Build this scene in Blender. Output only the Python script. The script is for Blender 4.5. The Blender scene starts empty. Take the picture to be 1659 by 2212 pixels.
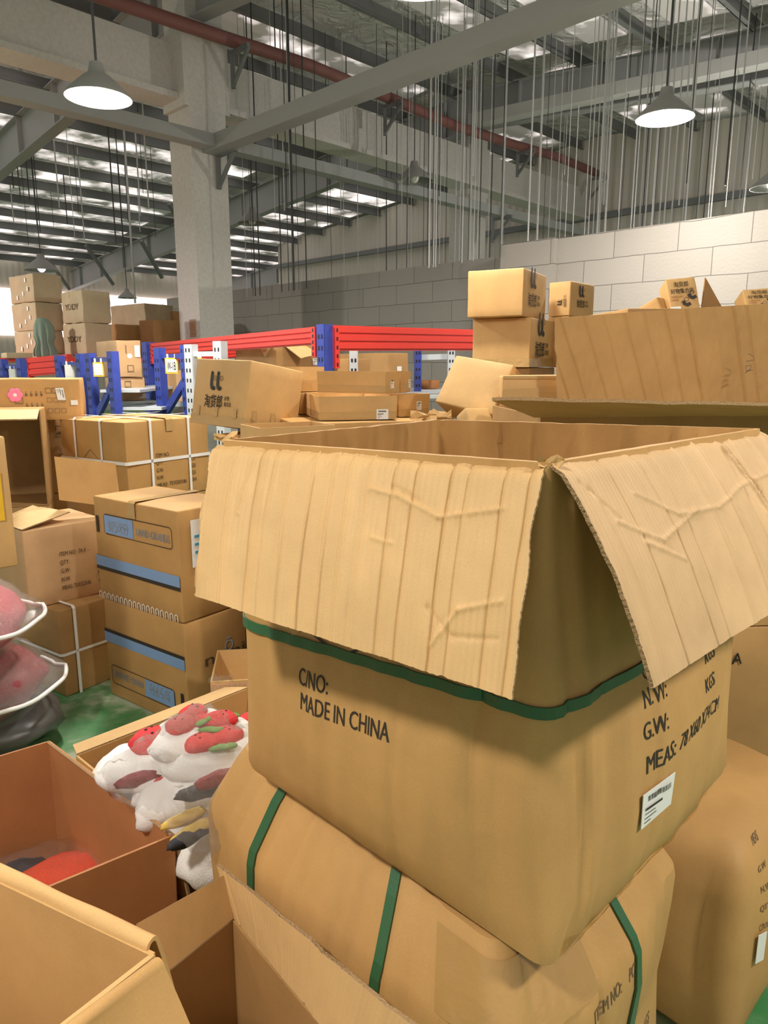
import bpy, bmesh, math, random
from mathutils import Vector, Matrix, noise
V = Vector
SC = bpy.context.scene
COL = SC.collection
R = math.radians

# ------------------------------------------------------------------ camera, world, lights, exposure
FPX, PITCH, EYE = 1560.0, R(11.5), 1.6
CP, SP = math.cos(PITCH), math.sin(PITCH)
cam = bpy.data.cameras.new('camera'); camo = bpy.data.objects.new('camera', cam); COL.objects.link(camo)
camo.location = (0, 0, EYE); camo.rotation_euler = (R(90) - PITCH, 0, 0)
cam.sensor_fit = 'HORIZONTAL'; cam.sensor_width = 36; cam.lens = 36 * FPX / 1659
cam.clip_start = 0.02; cam.clip_end = 200
SC.camera = camo
SC.view_settings.view_transform = 'Standard'
try: SC.view_settings.look = 'None'
except Exception: pass
SC.view_settings.gamma = 1; SC.view_settings.use_curve_mapping = False
SC.view_settings.exposure = 0.12
w = bpy.data.worlds.new('world'); SC.world = w; w.use_nodes = True
w.node_tree.nodes['Background'].inputs[0].default_value = (1.0, 0.95, 0.88, 1)
w.node_tree.nodes['Background'].inputs[1].default_value = 0.37
LAMP_Z, LAMP_R = 3.3, 0.2
# hanging lamps, the last an added unseen fill behind the block wall: (x, y, z, watts)
LAMPS_AND_FILL = [(-1.77, 4.9, 3.24, 85), (2.0, 5.6, 3.34, 42), (0.16, 3.62, 3.3, 46), (-1.35, -0.25, 3.3, 78), (2.1, 0.5, 2.9, 66), (-2.8, 1.9, 3.3, 12), (-7.5, 7.5, 3.6, 320), (4.2, 9.6, 3.25, 60)]

# ------------------------------------------------------------------ pixel helpers (photo frame 1659 x 2212)
def ray(px, py):
    u = (px - 829.5) / FPX; v = (py - 1106) / FPX
    return u, CP - v * SP, -(SP + v * CP)
def at(px, py, Y):
    u, f, d = ray(px, py)
    return V((u * Y / f, Y, EYE + d * Y / f))
def atz(px, py, z):
    u, f, d = ray(px, py); k = (z - EYE) / d
    return V((u * k, f * k, z))
def px_of(p):
    dx, dy, dz = p[0], p[1], p[2] - EYE
    dep = dy * CP - dz * SP
    up = dy * SP + dz * CP
    return 829.5 + FPX * dx / dep, 1106 - FPX * up / dep

# ------------------------------------------------------------------ materials
def new_mat(name):
    m = bpy.data.materials.new(name); m.use_nodes = True
    nt = m.node_tree; b = nt.nodes['Principled BSDF']
    return m, nt, b
def nd(nt, t, **kw):
    n = nt.nodes.new(t)
    for k, v in kw.items():
        if k.startswith('_'): setattr(n, k[1:], v)
        else: n.inputs[k].default_value = v
    return n
def simple(name, col, rough=0.5, metal=0.0, spec=0.5, bump=0.0, bscale=60, emit=None, estr=0, vary=0.0):
    m, nt, b = new_mat(name)
    b.inputs['Base Color'].default_value = (*col, 1); b.inputs['Roughness'].default_value = rough
    b.inputs['Metallic'].default_value = metal; b.inputs['Specular IOR Level'].default_value = spec
    if emit: b.inputs['Emission Color'].default_value = (*emit, 1); b.inputs['Emission Strength'].default_value = estr
    if bump or vary:
        tc = nd(nt, 'ShaderNodeTexCoord'); n = nd(nt, 'ShaderNodeTexNoise', Scale=bscale, Detail=4.0)
        nt.links.new(tc.outputs['Object'], n.inputs['Vector'])
        if bump:
            bp = nd(nt, 'ShaderNodeBump', Strength=bump, Distance=0.01); nt.links.new(n.outputs['Fac'], bp.inputs['Height'])
            nt.links.new(bp.outputs['Normal'], b.inputs['Normal'])
        if vary:
            r = nd(nt, 'ShaderNodeValToRGB'); nt.links.new(n.outputs['Fac'], r.inputs['Fac'])
            r.color_ramp.elements[0].position = 0.3; r.color_ramp.elements[1].position = 0.7
            r.color_ramp.elements[0].color = (*[c * (1 - vary) for c in col], 1); r.color_ramp.elements[1].color = (*[min(1, c * (1 + vary)) for c in col], 1)
            nt.links.new(r.outputs['Color'], b.inputs['Base Color'])
    return m
def cardboard(name, col, uv=False, flute=0.0, rough=0.62, blotch=0.12, streak=1.0):
    """kraft board: blotchy tone, fine fibre, vertical flute streaks (object space) or flutes along UV.x (uv)"""
    m, nt, b = new_mat(name); L = nt.links
    tc = nd(nt, 'ShaderNodeTexCoord')
    src = tc.outputs['UV'] if uv else tc.outputs['Object']
    n1 = nd(nt, 'ShaderNodeTexNoise', Scale=5.0, Detail=5.0, Roughness=0.6); L.new(src, n1.inputs['Vector'])
    mp = nd(nt, 'ShaderNodeMapping'); L.new(src, mp.inputs['Vector'])
    mp.inputs['Scale'].default_value = (90, 3, 3) if uv else (90, 90, 2.5)
    n2 = nd(nt, 'ShaderNodeTexNoise', Scale=1.0, Detail=2.0); L.new(mp.outputs['Vector'], n2.inputs['Vector'])
    n3 = nd(nt, 'ShaderNodeTexNoise', Scale=350.0, Detail=2.0); L.new(src, n3.inputs['Vector'])
    r = nd(nt, 'ShaderNodeValToRGB'); L.new(n1.outputs['Fac'], r.inputs['Fac'])
    r.color_ramp.elements[0].position = 0.32; r.color_ramp.elements[1].position = 0.72
    r.color_ramp.elements[0].color = (*[c * (1 - blotch) for c in col], 1)
    r.color_ramp.elements[1].color = (*[c * (1 + blotch * .6) for c in col], 1)
    mx = nd(nt, 'ShaderNodeMixRGB', _blend_type='OVERLAY', Fac=0.02); L.new(r.outputs['Color'], mx.inputs['Color1']); L.new(n2.outputs['Fac'], mx.inputs['Color2'])
    mx2 = nd(nt, 'ShaderNodeMixRGB', _blend_type='OVERLAY', Fac=0.10); L.new(mx.outputs['Color'], mx2.inputs['Color1']); L.new(n3.outputs['Fac'], mx2.inputs['Color2'])
    L.new(mx2.outputs['Color'], b.inputs['Base Color'])
    b.inputs['Roughness'].default_value = rough; b.inputs['Specular IOR Level'].default_value = 0.32
    h = nd(nt, 'ShaderNodeMath', _operation='MULTIPLY'); L.new(n2.outputs['Fac'], h.inputs[0]); h.inputs[1].default_value = 0.12 * streak
    hh = h.outputs[0]
    if flute and uv:
        wv = nd(nt, 'ShaderNodeTexWave', Scale=flute, Distortion=0.6, Detail=1.0); wv.bands_direction = 'X'; L.new(src, wv.inputs['Vector'])
        ad = nd(nt, 'ShaderNodeMath', _operation='MULTIPLY_ADD'); L.new(wv.outputs['Fac'], ad.inputs[0]); ad.inputs[1].default_value = 0.25; L.new(hh, ad.inputs[2]); hh = ad.outputs[0]
    ad2 = nd(nt, 'ShaderNodeMath', _operation='MULTIPLY_ADD'); L.new(n1.outputs['Fac'], ad2.inputs[0]); ad2.inputs[1].default_value = 0.8; L.new(hh, ad2.inputs[2])
    bp = nd(nt, 'ShaderNodeBump', Strength=0.35, Distance=0.004); L.new(ad2.outputs[0], bp.inputs['Height']); L.new(bp.outputs['Normal'], b.inputs['Normal'])
    return m
KRAFT = (0.52, 0.30, 0.108)
M = {}
M['kraft'] = cardboard('kraft_board', KRAFT)
M['kraft_light'] = cardboard('kraft_board_light', (0.60, 0.37, 0.15))
M['kraft_pink'] = cardboard('kraft_board_pinkish', (0.53, 0.33, 0.165))
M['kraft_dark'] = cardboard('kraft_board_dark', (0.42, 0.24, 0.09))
M['kraft_grey'] = cardboard('kraft_board_greyish', (0.46, 0.37, 0.235))
M['kraft_orange'] = cardboard('kraft_board_orange', (0.44, 0.19, 0.072))
M['kraft_flap'] = cardboard('kraft_flap', (0.60, 0.385, 0.17), uv=True, flute=34.0)
M['kraft_flap_grey'] = cardboard('kraft_flap_greyish', (0.60, 0.40, 0.21), uv=True, flute=34.0)
M['kraft_flap_light'] = cardboard('kraft_flap_light', (0.68, 0.46, 0.225), uv=True, flute=34.0)
M['kraft_flap_orange'] = cardboard('kraft_flap_orange', (0.44, 0.20, 0.08), uv=True, flute=34.0)
M['edge'] = simple('board_cut_edge', (0.36, 0.23, 0.11), 0.85, bump=0.8, bscale=220)
M['ink'] = simple('black_ink', (0.035, 0.026, 0.02), 0.6)
M['ink_soft'] = simple('brown_ink', (0.20, 0.125, 0.065), 0.6)
M['ink_blue'] = simple('blue_ink', (0.22, 0.36, 0.62), 0.55)
M['ink_pale'] = simple('pale_blue_ink', (0.42, 0.47, 0.56), 0.55)
M['ink_orange'] = simple('orange_ink', (0.50, 0.20, 0.07), 0.55)
M['ink_white'] = simple('white_ink', (0.85, 0.80, 0.72), 0.5)
M['tape'] = simple('packing_tape', (0.50, 0.32, 0.13), 0.22, spec=0.55, bump=0.25, bscale=40)
M['tape_dark'] = simple('packing_tape_brown', (0.42, 0.25, 0.09), 0.25, spec=0.55, bump=0.2, bscale=40)
M['tape_yellow'] = simple('yellow_tape', (0.80, 0.48, 0.03), 0.3, bump=0.3, bscale=40)
M['paper'] = simple('white_paper_label', (0.80, 0.80, 0.77), 0.5)
M['strap_green'] = simple('green_plastic_strap', (0.032, 0.115, 0.048), 0.4, bump=0.12, bscale=500)
M['strap_white'] = simple('white_plastic_strap', (0.85, 0.85, 0.84), 0.35)
M['rack_blue'] = simple('blue_rack_steel', (0.035, 0.06, 0.33), 0.4, vary=.12, bscale=30)
M['rack_red'] = simple('red_rack_steel', (0.66, 0.045, 0.035), 0.32)
M['rack_grey'] = simple('grey_rack_steel', (0.55, 0.60, 0.64), 0.4)
M['hole'] = simple('dark_slot', (0.01, 0.01, 0.02), 0.8)
M['concrete'] = simple('grey_concrete', (0.66, 0.64, 0.61), 0.8, bump=.2, bscale=25, vary=.07)
M['steel'] = simple('grey_painted_steel', (0.36, 0.365, 0.37), 0.55)
M['steel_light'] = simple('light_painted_steel', (0.5, 0.5, 0.49), 0.55)
M['steel_dark'] = simple('dark_steel', (0.20, 0.205, 0.21), 0.6)
M['pipe_red'] = simple('dusty_red_pipe', (0.25, 0.10, 0.09), 0.6)
M['shade'] = simple('lamp_shade_metal', (0.30, 0.30, 0.29), 0.5)
M['bulb'] = simple('lit_bulb', (1, 1, 1), 0.5, emit=(1, 0.97, 0.92), estr=14)
M['glow'] = simple('lit_diffuser', (1, 1, 1), 0.5, emit=(1, 0.98, 0.95), estr=6)
M['bulb_dim'] = simple('dim_bulb', (1, 1, 1), 0.5, emit=(1, 0.97, 0.92), estr=1.2)
M['rod'] = simple('hanging_wire', (0.62, 0.62, 0.63), 0.5)
M['rod_dark'] = simple('hanging_rod_dark', (0.06, 0.06, 0.065), 0.5)
M['yellow_frame'] = simple('yellow_plastic_frame', (0.85, 0.52, 0.04), 0.4)
M['plush_white'] = simple('white_plush', (0.82, 0.80, 0.78), 0.95, bump=.2, bscale=200)
M['plush_red'] = simple('red_plush', (0.62, 0.03, 0.035), 0.8, bump=.4, bscale=150)
M['plush_orange'] = simple('orange_red_plush', (0.75, 0.07, 0.02), 0.8, bump=.4, bscale=150)
M['plush_green'] = simple('green_felt', (0.13, 0.26, 0.05), 0.85)
M['plush_pink'] = simple('rose_plush', (0.56, 0.10, 0.12), 0.85, bump=.6, bscale=60)
M['plush_wine'] = simple('wine_plush', (0.22, 0.012, 0.02), 0.7, bump=.6, bscale=60)
M['black_cloth'] = simple('black_cloth', (0.02, 0.02, 0.025), 0.7)
M['yellow_cloth'] = simple('yellow_cloth', (0.62, 0.42, 0.08), 0.7)
M['green_cloth'] = simple('grey_green_cloth', (0.17, 0.24, 0.19), 0.8, bump=.3, bscale=20)
M['pink_plastic'] = simple('pink_sticker', (0.85, 0.22, 0.40), 0.45)
def plastic(name, tint=(1, 1, 1), gl=0.16, milky=0.0, scale=28):
    m = bpy.data.materials.new(name); m.use_nodes = True; nt = m.node_tree; nt.nodes.clear(); L = nt.links
    o = nd(nt, 'ShaderNodeOutputMaterial'); t = nd(nt, 'ShaderNodeBsdfTransparent'); t.inputs[0].default_value = (*tint, 1)
    g = nd(nt, 'ShaderNodeBsdfGlossy', Roughness=0.10); d = nd(nt, 'ShaderNodeBsdfDiffuse'); d.inputs[0].default_value = (.85, .85, .85, 1)
    tc = nd(nt, 'ShaderNodeTexCoord'); n = nd(nt, 'ShaderNodeTexNoise', Scale=scale, Detail=6.0, Roughness=0.7); L.new(tc.outputs['Object'], n.inputs['Vector'])
    bp = nd(nt, 'ShaderNodeBump', Strength=1.0, Distance=0.02); L.new(n.outputs['Fac'], bp.inputs['Height']); L.new(bp.outputs['Normal'], g.inputs['Normal'])
    a = nd(nt, 'ShaderNodeMixShader'); a.inputs[0].default_value = milky; L.new(t.outputs[0], a.inputs[1]); L.new(d.outputs[0], a.inputs[2])
    b = nd(nt, 'ShaderNodeMixShader'); b.inputs[0].default_value = gl; L.new(a.outputs[0], b.inputs[1]); L.new(g.outputs[0], b.inputs[2]); L.new(b.outputs[0], o.inputs[0])
    return m
M['film'] = plastic('clear_plastic_film', gl=0.30, milky=0.02, scale=60)
M['film_bag'] = plastic('plastic_bag', gl=0.20, milky=0.04, scale=22)
M['film_clear'] = plastic('thin_clear_film', gl=0.10, milky=0.0)
M['tape_clear'] = plastic('clear_tape', tint=(.93, .86, .72), gl=0.12)

# ------------------------------------------------------------------ object helpers
def root_loc(o):
    while o.parent: o = o.parent
    return V(o.location)
def tag(o, label, cat, group=None, kind=None):
    o['label'] = label; o['category'] = cat
    if group: o['group'] = group
    if kind: o['kind'] = kind
    return o
def thing(name, label, cat, loc, group=None):
    o = bpy.data.objects.new(name, None); COL.objects.link(o); o.location = V(loc); o.empty_display_size = .05
    return tag(o, label, cat, group)
def copy_tree(o, parent=None):
    c = o.copy(); COL.objects.link(c); c.parent = parent
    for ch in list(o.children): copy_tree(ch, c)
    return c
class MB:
    def __init__(s): s.v = []; s.f = []; s.uv = {}
    def add(s, vs, fs, uvs=None):
        n = len(s.v); s.v += [V(p) for p in vs]
        for f in fs: s.f.append([i + n for i in f])
        if uvs:
            for i, q in enumerate(uvs): s.uv[n + i] = q
        return s
    def box(s, c, x, y, z):
        """box centred at c with half-axis vectors x, y, z"""
        c, x, y, z = V(c), V(x), V(y), V(z)
        vs = [c + a * x + b * y + d * z for d in (-1, 1) for b in (-1, 1) for a in (-1, 1)]
        fs = [(0, 2, 3, 1), (4, 5, 7, 6), (0, 1, 5, 4), (2, 6, 7, 3), (0, 4, 6, 2), (1, 3, 7, 5)]
        if x.cross(y).dot(z) < 0: fs = [tuple(reversed(f)) for f in fs]
        return s.add(vs, fs)
    def bar(s, p, q, w, h, up=(0, 0, 1)):
        p, q = V(p), V(q); d = q - p; a = d.cross(V(up))
        if a.length < 1e-6: a = d.cross(V((1, 0, 0)))
        a.normalize(); b = a.cross(d).normalized()
        return s.box((p + q) / 2, d / 2, a * w / 2, b * h / 2)
    def tube(s, pts, r, n=8, cap=True):
        pts = [V(p) for p in pts]; rings = []; prev = None
        for i, p in enumerate(pts):
            d = (pts[min(i + 1, len(pts) - 1)] - pts[max(i - 1, 0)]).normalized()
            a = d.cross(V((0, 0, 1)) if abs(d.z) < .95 else V((1, 0, 0))).normalized()
            if prev and a.dot(prev) < 0: a = -a
            prev = a; b = d.cross(a); rr = r[i] if isinstance(r, (list, tuple)) else r
            rings.append([p + (a * math.cos(t) + b * math.sin(t)) * rr for t in [2 * math.pi * k / n for k in range(n)]])
        vs = [q for rg in rings for q in rg]; fs = []
        for i in range(len(pts) - 1):
            for k in range(n):
                fs.append((i * n + k, i * n + (k + 1) % n, (i + 1) * n + (k + 1) % n, (i + 1) * n + k))
        if cap: fs += [tuple(reversed(range(n))), tuple((len(pts) - 1) * n + k for k in range(n))]
        return s.add(vs, fs)
    def foldover(s, h0, h1, out, drop, rad=.012, thick=.006, spread=.0, n=24):
        """flap bent over a wall top: round fold along h0-h1, hanging outward"""
        h0, h1, out = V(h0), V(h1), V(out).normalized(); Z = V((0, 0, 1)); prof = []
        for k in range(9): t = math.pi * k / 8; prof.append((rad - rad * math.cos(t), rad * math.sin(t)))
        for k in range(1, 7): prof.append((2 * rad + spread * k / 6, -drop * k / 6))
        def sheet(o): 
            P = []
            for i in range(n + 1):
                b = h0 + (h1 - h0) * i / n; row = []
                for j, (x, z) in enumerate(prof):
                    w = .0025 * noise.noise(b * 9 + V((0, 0, j * .3)))
                    a = math.pi * min(j, 8) / 8; row.append(b + out * (x + o * math.cos(math.pi - a) + w) + Z * (z + o * math.sin(a) + w))
                P.append(row)
            return P
        A, B = sheet(0), sheet(-thick); m = len(prof)
        uv = [[(i * .02, j * .02) for j in range(m)] for i in range(n + 1)]
        s.grid(A, uv); s.grid([r[::-1] for r in B], uv)
        for P, Q in ((A[0], B[0]), (B[-1], A[-1])): s.grid([P, Q])
        s.grid([[r[-1] for r in A], [r[-1] for r in B]]); return s
    def lathe(s, c, prof, n=32):
        c = V(c); vs = [c + V((r * math.cos(2 * math.pi * k / n), r * math.sin(2 * math.pi * k / n), z)) for r, z in prof for k in range(n)]
        fs = [(i * n + k, i * n + (k + 1) % n, (i + 1) * n + (k + 1) % n, (i + 1) * n + k) for i in range(len(prof) - 1) for k in range(n)]
        return s.add(vs, fs)
    def blob(s, c, x, y, z, n=12, amp=0.0, seed=0, f=2.0):
        c = V(c); x, y, z = V(x), V(y), V(z); vs = []; fs = []; m = 2 * n
        for i in range(n + 1):
            t = math.pi * i / n
            for k in range(m):
                p = 2 * math.pi * k / m; q = V((math.sin(t) * math.cos(p), math.sin(t) * math.sin(p), math.cos(t)))
                a = 1 + amp * noise.noise(q * f + V((seed * 7.1, seed * 3.3, seed)))
                vs.append(c + (x * q.x + y * q.y + z * q.z) * a)
        for i in range(n):
            for k in range(m): fs.append((i * m + k, (i + 1) * m + k, (i + 1) * m + (k + 1) % m, i * m + (k + 1) % m))
        return s.add(vs, fs)
    def grid(s, P, uvs=None):
        """P[i][j] rows of points"""
        nu, nv = len(P), len(P[0]); vs = [q for row in P for q in row]
        fs = [(i * nv + j, (i + 1) * nv + j, (i + 1) * nv + j + 1, i * nv + j + 1) for i in range(nu - 1) for j in range(nv - 1)]
        return s.add(vs, fs, [q for row in uvs for q in row] if uvs else None)
    def build(s, name, mat, parent=None, smooth=False, fix=False, merge=0, auto=None, mat2=None, split=0):
        me = bpy.data.meshes.new(name); off = root_loc(parent) if parent else V((0, 0, 0))
        me.from_pydata([tuple(p - off) for p in s.v], [], s.f)
        if s.uv:
            ul = me.uv_layers.new(name='UVMap')
            for l in me.loops: ul.data[l.index].uv = s.uv.get(l.vertex_index, (0, 0))
        if fix or merge:
            bm = bmesh.new(); bm.from_mesh(me)
            if merge: bmesh.ops.remove_doubles(bm, verts=bm.verts, dist=merge)
            bmesh.ops.recalc_face_normals(bm, faces=bm.faces); bm.to_mesh(me); bm.free()
        me.materials.append(M[mat] if isinstance(mat, str) else mat)
        if mat2:
            me.materials.append(M[mat2])
            for p in me.polygons[split:]: p.material_index = 1
        if smooth:
            for p in me.polygons: p.use_smooth = True
            if auto: me.set_sharp_from_angle(angle=R(auto))
        me.update()
        o = bpy.data.objects.new(name, me); COL.objects.link(o)
        if parent: o.parent = parent
        return o
def struct(name, mb, mat, **k):
    o = mb.build(name, mat, **k); o['kind'] = 'structure'; return o

# ---- text and flat prints
_tc = {}
def text_polys(s, bold=True):
    if s in _tc: return _tc[s]
    cu = bpy.data.curves.new('t', 'FONT'); cu.body = s; cu.size = 1; cu.resolution_u = 3
    ob = bpy.data.objects.new('t', cu); COL.objects.link(ob)
    dg = bpy.context.evaluated_depsgraph_get(); me = bpy.data.meshes.new_from_object(ob.evaluated_get(dg))
    bm = bmesh.new(); bm.from_mesh(me); bmesh.ops.triangulate(bm, faces=bm.faces); bm.verts.ensure_lookup_table()
    vs = [(v.co.x, v.co.y) for v in bm.verts]; fs = [[v.index for v in f.verts] for f in bm.faces]; bm.free()
    COL.objects.unlink(ob); bpy.data.objects.remove(ob); bpy.data.curves.remove(cu); bpy.data.meshes.remove(me)
    _tc[s] = (vs, fs); return vs, fs
class Print:
    """flat artwork in metres; put() lays it on a face frame"""
    def __init__(s): s.v = []; s.f = []
    def poly(s, pts, faces=None):
        n = len(s.v); s.v += [tuple(p) for p in pts]
        for f in (faces or [range(len(pts))]): s.f.append([i + n for i in f])
        return s
    def rect(s, x, y, w, h): return s.poly([(x, y), (x + w, y), (x + w, y + h), (x, y + h)])
    def stroke(s, pts, w, closed=False):
        pts = [V((p[0], p[1])) for p in pts]; n = len(pts); L = []; Rr = []
        for i in range(n):
            a = pts[(i - 1) % n] if (closed or i > 0) else pts[i]; b = pts[(i + 1) % n] if (closed or i < n - 1) else pts[i]
            d = (b - a); d = d.normalized() if d.length > 0 else V((1, 0)); nn = V((-d.y, d.x)); ww = w[i] if isinstance(w, (list, tuple)) else w
            L.append(pts[i] + nn * ww / 2); Rr.append(pts[i] - nn * ww / 2)
        for i in range(n if closed else n - 1):
            j = (i + 1) % n; s.poly([Rr[i], Rr[j], L[j], L[i]])
        return s
    def frame(s, x, y, w, h, t, r=0):
        if not r: return s.stroke([(x, y), (x + w, y), (x + w, y + h), (x, y + h)], t, True)
        pts = []
        for cx, cy, a in ((x + w - r, y + r, -90), (x + w - r, y + h - r, 0), (x + r, y + h - r, 90), (x + r, y + r, 180)):
            for k in range(5): pts.append((cx + r * math.cos(R(a + k * 22.5)), cy + r * math.sin(R(a + k * 22.5))))
        return s.stroke(pts, t, True)
    def disc(s, x, y, r, n=20): return s.poly([(x + r * math.cos(2 * math.pi * k / n), y + r * math.sin(2 * math.pi * k / n)) for k in range(n)])
    def ring(s, x, y, r, t, n=20): return s.stroke([(x + r * math.cos(2 * math.pi * k / n), y + r * math.sin(2 * math.pi * k / n)) for k in range(n)], t, True)
    def text(s, t, x, y, h, w=None, rot=0, slant=0):
        vs, fs = text_polys(t); x0 = min(v[0] for v in vs); x1 = max(v[0] for v in vs); y0 = min(0, 0); 
        y1 = max(v[1] for v in vs); k = h / y1; kx = (w / (x1 - x0)) if w else k; c, sn = math.cos(R(rot)), math.sin(R(rot)); out = []
        for a, b in vs:
            px, py = (a - x0) * kx + slant * b * k, b * k
            out.append((x + c * px - sn * py, y + sn * px + c * py))
        bx = .013 * kx
        for sh in (-bx, 0, bx): s.poly([(p[0] + c * sh, p[1] + sn * sh) for p in out], fs)
        return s
    def put(s, fr, name, mat, parent, off=0.0016):
        mb = MB(); mb.add([fr(x, y, off) for x, y in s.v], s.f); return mb.build(name, mat, parent)
def plane_frame(o, u, v, n):
    o, u, v, n = V(o), V(u).normalized(), V(v).normalized(), V(n).normalized()
    return lambda x, y, off=0: o + u * x + v * y + n * off
def logo_mark(p, x, y, h):
    """two sock-shaped strokes with small rings, the mark printed on the shop's cartons"""
    for k in (0, 1):
        X = x + k * h * .55
        pts = [(X, y + h), (X, y + .62 * h), (X + .01 * h, y + .34 * h), (X + .07 * h, y + .18 * h), (X + .2 * h, y + .12 * h), (X + .27 * h, y + .12 * h)]
        p.stroke(pts, [.2 * h, .24 * h, .26 * h, .28 * h, .26 * h, .2 * h]); p.disc(X, y + h, .1 * h); p.disc(X + .27 * h, y + .13 * h, .11 * h)
        p.ring(X + .3 * h, y + .7 * h, .13 * h, .025 * h); p.disc(X + .3 * h, y + .7 * h, .03 * h)
def shop_print(p, x, y, w):
    logo_mark(p, x + .12 * w, y + .46 * w, .5 * w)
    p.text('淘货郎', x - .12 * w, y, .34 * w, .78 * w)
    for k, t in enumerate(('好物', '集合店')): p.text(t, x + .75 * w, y + .2 * w - k * .16 * w, .12 * w, (.2 if k == 0 else .3) * w)
def barcode(p, x, y, w, h, seed=1):
    rnd = random.Random(seed); c = x
    while c < x + w:
        b = w * rnd.uniform(.008, .035); p.rect(c, y, b, h); c += b + w * rnd.uniform(.012, .03)
def sticker(fr, x, y, w, h, parent, name='paper_label', seed=1, bars=True, mat='paper'):
    mb = MB(); a = [fr(x, y, .001), fr(x + w, y, .001), fr(x + w, y + h, .001), fr(x, y + h, .001)]; b = [fr(x, y, .0022), fr(x + w, y, .0022), fr(x + w, y + h, .0022), fr(x, y + h, .0022)]
    mb.add(a + b, [(4, 5, 6, 7), (0, 1, 5, 4), (1, 2, 6, 5), (2, 3, 7, 6), (3, 0, 4, 7)]); st = mb.build(name, mat, parent)
    if bars:
        p = Print(); barcode(p, x + .15 * w, y + .72 * h, .65 * w, .16 * h, seed)
        for k, q in enumerate((.5, .38, .24, .12)): p.rect(x + .08 * w, y + q * h, w * (.5, .3, .35, .2)[k], h * (.07, .03, .03, .03)[k])
        p.put(lambda X, Y, o: fr(X, Y, .003), 'label_print', 'ink', st)
    return st

# ---- closed and open cartons
def rbox_mesh(mb, c, x, y, z, r=.008, n=8, bulge=.0, wob=.0, seed=0):
    """rounded, slightly swollen box: half axes x, y, z"""
    c = V(c); ax = [V(x), V(y), V(z)]; h = [a.length for a in ax]; e = [a.normalized() for a in ax]
    def params(H):
        k = [-H, -H + .35 * r, -H + r]; k += [-H + r + (2 * H - 2 * r) * i / n for i in range(1, n)]; return k + [H - r, H - .35 * r, H]
    for d in range(3):
        i, j = (d + 1) % 3, (d + 2) % 3; A, B = params(h[i]), params(h[j])
        for sgn in (-1, 1):
            P = []
            for a in A:
                row = []
                for b in B:
                    q = [0, 0, 0]; q[d] = sgn * h[d]; q[i] = a; q[j] = b
                    inn = [max(-h[t] + r, min(h[t] - r, q[t])) for t in range(3)]
                    dv = V([q[t] - inn[t] for t in range(3)])
                    if dv.length > 1e-9: dv = dv.normalized() * r
                    p = V(inn) + dv
                    bl = bulge * max(0, 1 - (a / h[i]) ** 2) * max(0, 1 - (b / h[j]) ** 2)
                    p[d] += sgn * bl
                    wp = c + e[0] * p[0] + e[1] * p[1] + e[2] * p[2]
                    if wob: wp += noise.noise_vector(wp * 9 + V((seed, seed * 2, 0))) * wob
                    row.append(wp)
                P.append(row)
            if sgn < 0: P = P[::-1]
            mb.grid(P)
    return mb
class Frame:
    """orthogonal carton frame: N bottom near corner, a to the left corner, b to the right corner, up"""
    def __init__(s, N, a, b, up, la, lb, h):
        s.N, s.a, s.b, s.up, s.la, s.lb, s.h = V(N), V(a).normalized(), V(b).normalized(), V(up).normalized(), la, lb, h
    def L(s): return plane_frame(s.N + s.a * s.la, -s.a, s.up, -s.b)
    def Rt(s): return plane_frame(s.N, s.b, s.up, -s.a)
    def T(s): return plane_frame(s.N + s.up * s.h, s.b, s.a, s.up)
    def c(s): return s.N + s.a * s.la / 2 + s.b * s.lb / 2 + s.up * s.h / 2
    def base(s): return s.N + s.a * s.la / 2 + s.b * s.lb / 2
def boxfit(nx, ny, Y, z0, lx, rx, theta, h=None, la=None, lb=None):
    """upright carton from the pixel of its near top corner, depth, base height, px columns of its left and right corners"""
    P = at(nx, ny, Y); t = R(theta); b = V((math.cos(t), math.sin(t), 0)); a = V((-math.sin(t), math.cos(t), 0))
    def ln(d, cxp):
        cx = (cxp - 829.5) / FPX; return (cx * (P.y * CP + (EYE - P.z) * SP) - P.x) / (d.x - cx * d.y * CP)
    la, lb = la or ln(a, lx), lb or ln(b, rx); hh = h if h else P.z - z0
    print('boxfit', nx, ny, 'la %.2f lb %.2f h %.2f N' % (la, lb, hh), [round(q, 2) for q in P])
    return Frame(P - V((0, 0, hh)), a, b, (0, 0, 1), la, lb, hh)
def tiltfit(n, nY, l, lY, r, rY, h):
    N, L_, R_ = at(*n, nY), at(*l, lY), at(*r, rY); a = L_ - N; b = R_ - N; la, lb = a.length, b.length; a.normalize(); b = (b - a * b.dot(a)).normalized()
    up = b.cross(a).normalized(); print('tilt', la, lb, up); return Frame(N - up * h, a, b, up, la, lb, h)
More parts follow.
